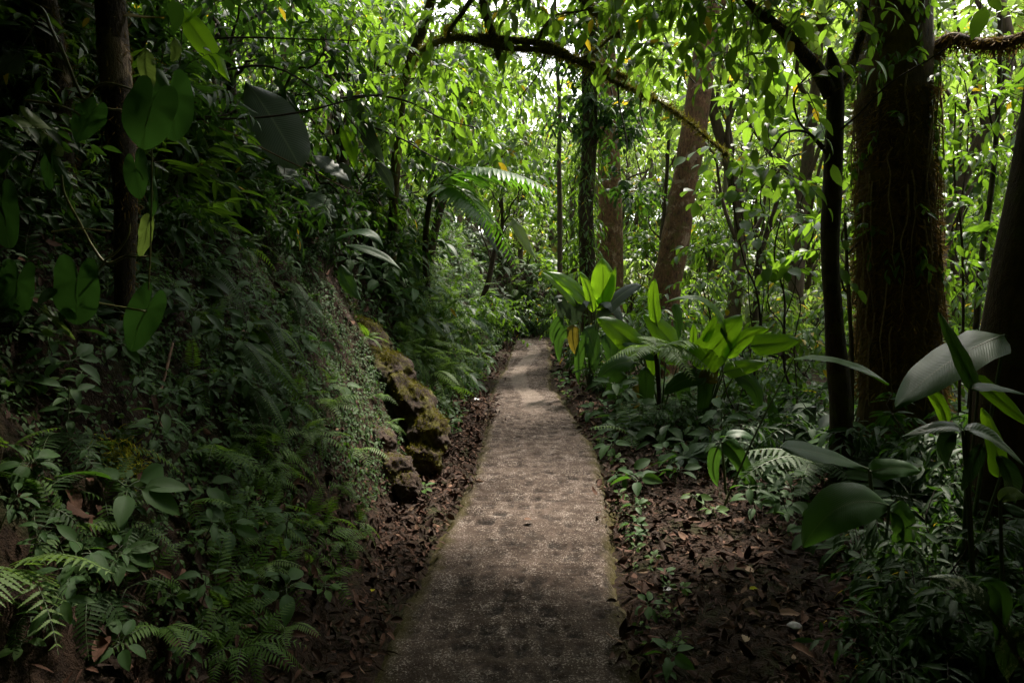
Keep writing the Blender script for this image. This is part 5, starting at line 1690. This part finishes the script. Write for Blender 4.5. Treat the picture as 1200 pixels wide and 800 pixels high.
# plain ferns scattered over the near bank
lab_n = "small dull green fern among the seedlings covering the near bank"
n = 0
while n < 88:
    u, v = (r_.uniform(0, 440), r_.uniform(250, 800)) if n % 5 < 3 else (r_.uniform(270, 440), r_.uniform(470, 720))
    if u > 440 - max(0, v - 560) * .28 or (360 < u and 350 < v < 600):
        continue
    p = hit(u, v)
    if p is None or signed_dist(p[None, :2], PLc)[0][0] < .30:
        continue
    n += 1
    nn = ground_normal(p[0], p[1])
    fern(lab_n, p, fan(4, nn + A((.1, -.3, 0)), .45, random.uniform(0, 6)), r_.uniform(.11, .26), 'dark' if u < 190 and r_.random() < .6 else 'green', "small ferns on the near bank")
# herbs over the near bank
lab_h = "small broad-leaved seedling among the ferns of the near bank"
n = 0
while n < 120:
    u, v = r_.uniform(0, 450), r_.uniform(230, 800)
    if u > 450 - max(0, v - 560) * .3 or (385 < u and 370 < v < 600):
        continue
    p = hit(u, v)
    if p is None or signed_dist(p[None, :2], PLc)[0][0] < .38:
        continue
    n += 1
    nn = ground_normal(p[0], p[1])
    herb(lab_h, p, r_.choice(['broad', 'stem', 'small', 'small', 'small', 'stem']), r_.uniform(.40, .85), "seedlings on the near bank", normal=nn + A((.1, -.4, 0)), name="seedling", cat="seedling")
lab_h = "leafy herb hanging among the ferns of the far bank"
n = 0
while n < 110:
    u, v = r_.uniform(400, 640), r_.uniform(250, 470)
    if u < 520 and v > 360 + (u - 430) * .9:
        continue
    p = hit(u, v)
    if p is None or p[1] > 19 or signed_dist(p[None, :2], PLc)[0][0] < .25:
        continue
    n += 1
    nn = ground_normal(p[0], p[1])
    herb(lab_h, p, r_.choice(['broad', 'stem', 'dark', 'dark']), r_.uniform(.9, 1.9), "herbs on the far bank", normal=nn + A((.1, -.4, -.2)))
lab_h = "broad-leaved herb on the dim middle face of the bank"
n = 0
while n < 75:
    u, v = r_.uniform(130, 440), r_.uniform(265, 500)
    if u > 380 and v > 350 or v > 520 - (u - 130) * .1:
        continue
    p = hit(u, v)
    if p is None:
        continue
    n += 1
    nn = ground_normal(p[0], p[1])
    herb(lab_h, p, r_.choice(['broad', 'stem', 'dark', 'small', 'stem']), r_.uniform(.5, .95) * (.7 if p[1] < 3.2 else 1.0), "herbs on the middle of the bank", normal=nn + A((.15, -.45, 0)))
lab_h = "long-leaved herb overhanging the far margin of the right litter"
for i in range(34):
    t = r_.random()
    u, v = 735 + 260 * t + r_.normal(0, 14), 505 + 150 * t ** 1.2 + r_.normal(0, 12)
    p = hit(u, v)
    herb(lab_h, p, r_.choice(['dark', 'stem', 'broad']), r_.uniform(.7, 1.3), "herbs at the margin of the right litter", normal=A((-.4, -.4, 0)))
# single herbs one can tell apart
for (u, v, kind, s, lab) in ((345, 392, 'stem', 1.0, "upright herb with paired grey-green leaves on the middle of the bank"), (400, 470, 'broad', .9, "pointed-leaf herb growing on top of the brown rock slab"), (243, 590, 'broad', .8, "broad-leaved herb below the broad cut fern"),
                             (340, 500, 'broad', 1.0, "herb with a half yellow leaf above the light fern"), (465, 430, 'small', 1.2, "little herb rooted in the moss of the long rock"), (150, 620, 'broad', 1.0, "herb with three dark leaves near the yellow moss"),
                             (320, 715, 'broad', .9, "wide-leaved herb at the lower edge of the bank"), (385, 720, 'small', 1.3, "tiny herb alone in the leaf litter beside the path"), (505, 585, 'small', 1.2, "tiny herb under the foot of the mossy rock")):
    p = hit(u, v)
    herb(lab, p + A((0, -.01, 0)), kind, s, normal=ground_normal(p[0], p[1]) + A((0, -.3, 0)))

for (u, v, kind, s, lab) in ((428, 400, 'green', .22, "fern drooping over the upper end of the mossy rock"), (470, 405, 'pale', .22, "pale fern directly above the middle of the mossy rock"), (505, 470, 'pale', .20, "pale fern over the lower end of the mossy rock"),
                             (382, 455, 'green', .22, "fern just above the brown rock slab"), (452, 500, 'green', .16, "small fern in the cleft between the two rocks"), (372, 520, 'green', .24, "fern on the left side of the brown rock slab")):
    bank_fern(u, v, lab, s, kind=kind)
# right-hand understorey
lab_e = "tiny green seedling along the mossy right edge of the path"
for i in range(46):
    v = 440 + 360 * ((i + r_.uniform(0, .9)) / 46) ** 1.25
    u = np.interp(v, [440, 455, 467, 501, 535, 597, 665, 732, 800], [650, 652, 667, 692, 712, 733, 742, 753, 770]) + abs(r_.normal(0, 10)) * (1 + (v - 440) / 250) * .8
    p = hit(u, v)
    herb(lab_e, p, r_.choice(['small', 'small', 'broad']), r_.uniform(.45, .95) * (1.3 if v < 600 else .8), "seedlings along the path edge", name="seedling", cat="seedling", normal=A((-.3, -.3, 0)))
lab_u = "leafy herb in the shade under the broad blade leaves"
n = 0
while n < 150:
    u, v = r_.uniform(690, 1200), r_.uniform(450, 660)
    if v > 500 + (u - 690) * .32 or u < 690 + (v - 450) * .55:
        continue
    p = hit(u, v)
    if p is None:
        continue
    n += 1
    herb(lab_u, p, r_.choice(['dark', 'stem', 'broad', 'dark']), r_.uniform(.8, 1.9), "herbs under the blade leaves", normal=A((-.2, -.4, 0)))
lab_f = "dark fern in the shade under the broad blade leaves"
n = 0
while n < 44:
    u, v = r_.uniform(720, 1200), r_.uniform(455, 640)
    if v > 500 + (u - 690) * .30 or u < 700 + (v - 450) * .6:
        continue
    p = hit(u, v)
    n += 1
    fern(lab_f, p, fan(5, A((-.1, -.3, 1)), .7, random.uniform(0, 6)), r_.uniform(.3, .62), random.choice(['dark', 'green', 'dark']), "ferns under the blade leaves")
for (u, v, kind, s, lab) in ((795, 570, 'broad', 1.0, "pale herb with one level leaf at the edge of the right litter"), (785, 560, 'dark', .7, "dark herb at the back of the right litter"), (815, 595, 'small', 1.6, "small leafy herb in the middle of the right litter"), (830, 608, 'small', 1.5, "low herb just beside the small leafy herb in the litter")):
    p = hit(u, v)
    herb(lab, p, kind, s)
p = hit(135, 548)
ac = Acc()
q = p + rng.normal(0, 1, (1300, 3)) * A((.055, .03, .045))
ac.scatter(L_BLADE, q, frames(rng.normal(0, .7, q.shape) + A((.2, -.5, .6)), rng.normal(0, 1, q.shape)), rng.uniform(.012, .032, len(q)))
tag(put("moss_clump", ac.mesh("moss_clump", M['lichen'], p), None, p), "bright yellow moss clump on the dark lower bank", "moss")

# ================================================================== GROUND COVER AND LEAF LITTER (nobody could count them)
def ground_normals(P):
    e = .10
    hx = height(P[:, 0] + e, P[:, 1]) - height(P[:, 0] - e, P[:, 1])
    hy = height(P[:, 0], P[:, 1] + e) - height(P[:, 0], P[:, 1] - e)
    return nrm(np.stack([-hx / (2 * e), -hy / (2 * e), np.ones(len(P))], 1))


def cover(n, xlo, xhi, ylo, yhi, test):
    x, y = r_.uniform(xlo, xhi, n), r_.uniform(ylo, yhi, n)
    P = np.stack([x, y], 1)
    dl, _ = signed_dist(P, PLc)
    dr, _ = signed_dist(P, PRc)
    k = test(dl, -dr, y, fbm(np.stack([x * 1.6, y * 1.6, 0 * x], 1), 71, 3))
    x, y = x[k], y[k]
    z = np.where((dl[k] < 0) & (-dr[k] < 0), .014, height(x, y))
    return np.stack([x, y, z], 1)


lf = Acc()
for (n, box, test, size, T, per, lift) in (
        (40000, (-4.5, .2, 1.0, 8.5), lambda dl, dr, y, f: (dl > .42 + .1 * f) & (dl < 4.2) & (f > -.22), .024, L_SMALL, 4, .035),
        (8000, (-4.5, .2, 1.0, 9), lambda dl, dr, y, f: (dl > .55) & (dl < 4.2) & (f > -.05), .045, L_OVATE2, 3, .05),
        (30000, (-7, 6, 6.5, 24), lambda dl, dr, y, f: (dl > .26) & (dl < 5.5), .07, L_SMALL, 4, .12),
        (12000, (.2, 10, 5.2, 15), lambda dl, dr, y, f: (dr > .35) & (dl < 0) & (f > -.1) & (dr > 1.9 - .25 * (y - 5)), .075, L_OVATE2, 3, .12),
        (34000, (-12, 28, 12, 34), lambda dl, dr, y, f: ((dr > .4) | (dl > 4)) & (f > -.3), .16, L_FAR, 4, .45),
        (1500, (-.2, 1.2, 2.0, 14), lambda dl, dr, y, f: (dr > -.01) & (dr < .09) & (f > -.1), .022, L_SMALL, 4, .02)):
    P = cover(n, *box, test)
    Nn = ground_normals(P)
    P = np.repeat(P, per, 0)
    Nn = np.repeat(Nn, per, 0)
    d = r_.normal(0, 1, P.shape)
    d = nrm(d - Nn * (d * Nn).sum(1, keepdims=True)) + Nn * r_.uniform(-.1, .9, (len(P), 1)) - UP * .25
    P = P + Nn * (r_.random((len(P), 1)) * lift + .004) + d * size * .35
    lf.scatter(T, P, frames(d, Nn + UP * .7 + r_.normal(0, .3, P.shape)), size * r_.uniform(.5, 1.35, len(P)))
tag(put("ground_cover", lf.mesh("ground_cover", M['cover'])), "tangle of tiny leaves covering the banks and forest floor", "ground cover", None, 'stuff')

# moss creeping over both edges of the paving
lf = Acc()
for (n, test) in ((60000, lambda dl, dr, y, f: (dr > -.11 - .10 * f) & (dr < .05 + .05 * f)), (40000, lambda dl, dr, y, f: (dl > -.07 - .10 * f) & (dl < .02 + .05 * f) & (f > -.05))):
    P = cover(n, -1.2, 1.4, 1.6, 15, test)
    P[:, 2] += .002
    lf.scatter(L_BLADE, P, frames(r_.normal(0, .7, P.shape) + UP * .6, r_.normal(0, 1, P.shape)), r_.uniform(.006, .020, len(P)))
tag(put("edge_moss", lf.mesh("edge_moss", M['edge_moss'])), "thin olive moss creeping over both edges of the paving", "moss", None, 'stuff')

# dead leaves
lf = Acc()
DL = [leaf('ovate', .46, 6, 5, fold=f, droop=d, wave=.07, seed=s) for f, d, s in ((.5, .35, 1), (-.4, -.3, 2), (.8, .1, 3), (.2, -.45, 4))] + [leaf('lance', .3, 6, 3, fold=.6, droop=.3, wave=.05)]
for (n, box, test, lo, hi) in (
        (15000, (-1.9, .2, 1.3, 9), lambda dl, dr, y, f: (dl > -.12 * (f > .1) - .02) & (dl < .62 + .3 * f), .025, .085),
        (4500, (-1.6, .6, 6, 17), lambda dl, dr, y, f: (dl > -.02) & (dl < .42), .04, .11),
        (15000, (.3, 4.2, 1.6, 7.5), lambda dl, dr, y, f: (dr > -.10 * (f > .15) + .01) & (dr < 3.2), .02, .10),
        (5000, (.2, 3.2, 7, 16), lambda dl, dr, y, f: (dr > .02) & (dr < 1.4) & (dl < 0), .05, .13),
        (900, (-1.0, 1.2, 1.7, 13), lambda dl, dr, y, f: (dl < 0) & (dr < 0) & ((dl > -.26) | (dr > -.26)) & (f > .22), .02, .075),
        (2500, (-3.6, -.6, 1.3, 7), lambda dl, dr, y, f: (dl > .5) & (dl < 2.5) & (f < -.05), .04, .11)):
    P = cover(n, *box, test)
    Nn = ground_normals(P)
    for j, T in enumerate(DL):
        q = P[j::len(DL)]
        nq = Nn[j::len(DL)]
        d = r_.normal(0, 1, q.shape)
        d = nrm(d - nq * (d * nq).sum(1, keepdims=True)) + nq * r_.normal(0.05, .38, (len(q), 1))
        q = q + nq * (r_.random((len(q), 1)) * .03 + .012)
        lf.scatter(T, q, frames(d, nq + r_.normal(0, .55, q.shape)), r_.uniform(0, 1, len(q)) ** 2.4 * (hi - lo) + lo, rnd=np.clip(r_.beta(1.1, 1.5, len(q)), 0, 1))
# fine crumbs and twiglets in the litter
P = cover(42000, -1.9, 3.5, 1.4, 9, lambda dl, dr, y, f: ((dl > -.05) & (dl < .6)) | ((dr > -.02) & (dr < 3.0)))
d = r_.normal(0, 1, P.shape) * A((1, 1, .25))
lf.scatter(L_BLADE, P + UP * .012, frames(d, UP + r_.normal(0, .5, P.shape)), r_.uniform(.015, .07, len(P)), rnd=r_.random(len(P)) * .7)
tag(put("leaf_litter", lf.mesh("leaf_litter", M['dead'])), "layer of brown dead leaves on both sides of the path", "leaf litter", None, 'stuff')


# dead leaves and stones one can single out
def fallen(label, u, v, size, mat, rnd=.8, az=0.0, T=None, tilt=.2, name="fallen_leaf", lift=.03):
    d = ray(u, v)
    p = hit(u, v)
    inside = signed_dist(p[None, :2], PLc)[0][0] < 0 and signed_dist(p[None, :2], PRc)[0][0] > 0
    p = p + UP * (.098 if inside else lift)
    ac = Acc()
    dd = A([[math.cos(az), math.sin(az), .05]])
    ac.scatter(T or leaf('ovate', .42, 10, 7, fold=.4, droop=.25, wave=.05, seed=u), np.zeros((1, 3)), frames(dd, A([[tilt * .4, -tilt, 1.]])), A([size]), A([rnd]))
    tag(put(name, ac.mesh(name, M[mat]), None, p), label, "leaf")


fallen("large tan fallen leaf, curled, on the dark litter", 912, 727, .125, 'dead', .93, .1)
fallen("pale heart-shaped fallen leaf below the large tan one", 873, 762, .085, 'dead', 1.0, 1.2)
fallen("small yellow-green fallen leaf on the right litter", 878, 702, .06, 'lichen', .5, .4)
fallen("pale tan fallen leaf alone on the paving", 614, 629, .07, 'dead', .85, .6)
fallen("long brown fallen leaf lying toward the dark plants", 972, 702, .20, 'dead', .62, -.3)
fallen("pale pinkish fallen leaf farthest back in the right litter", 858, 656, .10, 'dead', .9, -.5)
fallen("tan fallen leaf hanging on the bottom of the near bank", 126, 768, .10, 'dead', .74, -1.3, tilt=.9, lift=.05)
fallen("brown fallen leaf tip up at the bottom edge of the left litter", 340, 790, .10, 'dead', .8, -1.4, tilt=.8, lift=.05)
fallen("pale yellow fallen leaf on dark soil beside the paving", 436, 702, .05, 'lichen', .2, 1.6)
fallen("narrow white-grey fallen leaf beside the right edge seedlings", 776, 700, .075, 'pebble', .5, .4)
fallen("white fallen petal on the left litter farther along the path", 546, 468, .10, 'white_petal', .5, 1.4, T=leaf('ovate', .7, 8, 5, fold=.3))
fallen("white fallen petal touching the other one, nearer the paving", 556, 472, .10, 'white_petal', .5, .8, T=leaf('ovate', .7, 8, 5, fold=.3))
p = hit(930, 743)
bm_v = []
ac = Acc()
th, ph = np.meshgrid(np.linspace(0, math.pi, 16), np.linspace(0, 2 * math.pi, 24, endpoint=False), indexing='ij')
S = np.stack([np.sin(th) * np.cos(ph), np.sin(th) * np.sin(ph), np.cos(th)], -1).reshape(-1, 3)
S = S * (1 + .22 * fbm(S * 1.7, 5, 3))[:, None] * A((.034, .028, .024))
ac.add(S, grid_faces(16, 24, True))
tag(put("pebble", ac.mesh("pebble", M['pebble']), None, p + UP * .03), "single grey pebble on the leaf litter near the tan leaf", "pebble")

# ================================================================== LIGHT
SUN_EL, SUN_AZ = math.radians(56), math.radians(34)
sd = A((math.sin(SUN_AZ) * math.cos(SUN_EL), math.cos(SUN_AZ) * math.cos(SUN_EL), math.sin(SUN_EL)))
sun = bpy.data.lights.new("sun", 'SUN')
sun.energy = 3.2
sun.angle = math.radians(5)
sun.color = (1.0, .92, .78)
so = bpy.data.objects.new("sun", sun)
so.rotation_euler = Vector(sd).to_track_quat('Z', 'Y').to_euler()
COL.objects.link(so)
w = bpy.data.worlds.new("World")
scene.world = w
w.use_nodes = True
wt = w.node_tree
wt.nodes.clear()
sk = wt.nodes.new('ShaderNodeTexSky')
sk.sky_type = 'NISHITA'
sk.sun_disc = False
sk.sun_elevation = SUN_EL
sk.sun_rotation = SUN_AZ
sk.air_density = 1.0
sk.dust_density = 3.0
sk.ozone_density = 1.0
hs = wt.nodes.new('ShaderNodeHueSaturation')
hs.inputs['Saturation'].default_value = .03
bg = wt.nodes.new('ShaderNodeBackground')
bg.inputs['Strength'].default_value = .15
wo = wt.nodes.new('ShaderNodeOutputWorld')
wt.links.new(sk.outputs[0], hs.inputs['Color'])
wt.links.new(hs.outputs[0], bg.inputs[0])
wt.links.new(bg.outputs[0], wo.inputs[0])

# ================================================================== RENDER SETTINGS
scene.render.engine = 'CYCLES'
cy = scene.cycles
cy.max_bounces = 9
cy.diffuse_bounces = 5
cy.glossy_bounces = 3
cy.transmission_bounces = 5
cy.transparent_max_bounces = 8
cy.caustics_reflective = False
cy.caustics_refractive = False
cy.sample_clamp_indirect = 6
cy.use_denoising = True
cy.use_adaptive_sampling = True
vs = scene.view_settings
vs.view_transform = 'Standard'
vs.look = 'None'
vs.exposure = 2.0
vs.gamma = 1.0
vs.use_curve_mapping = False
scene.render.film_transparent = False
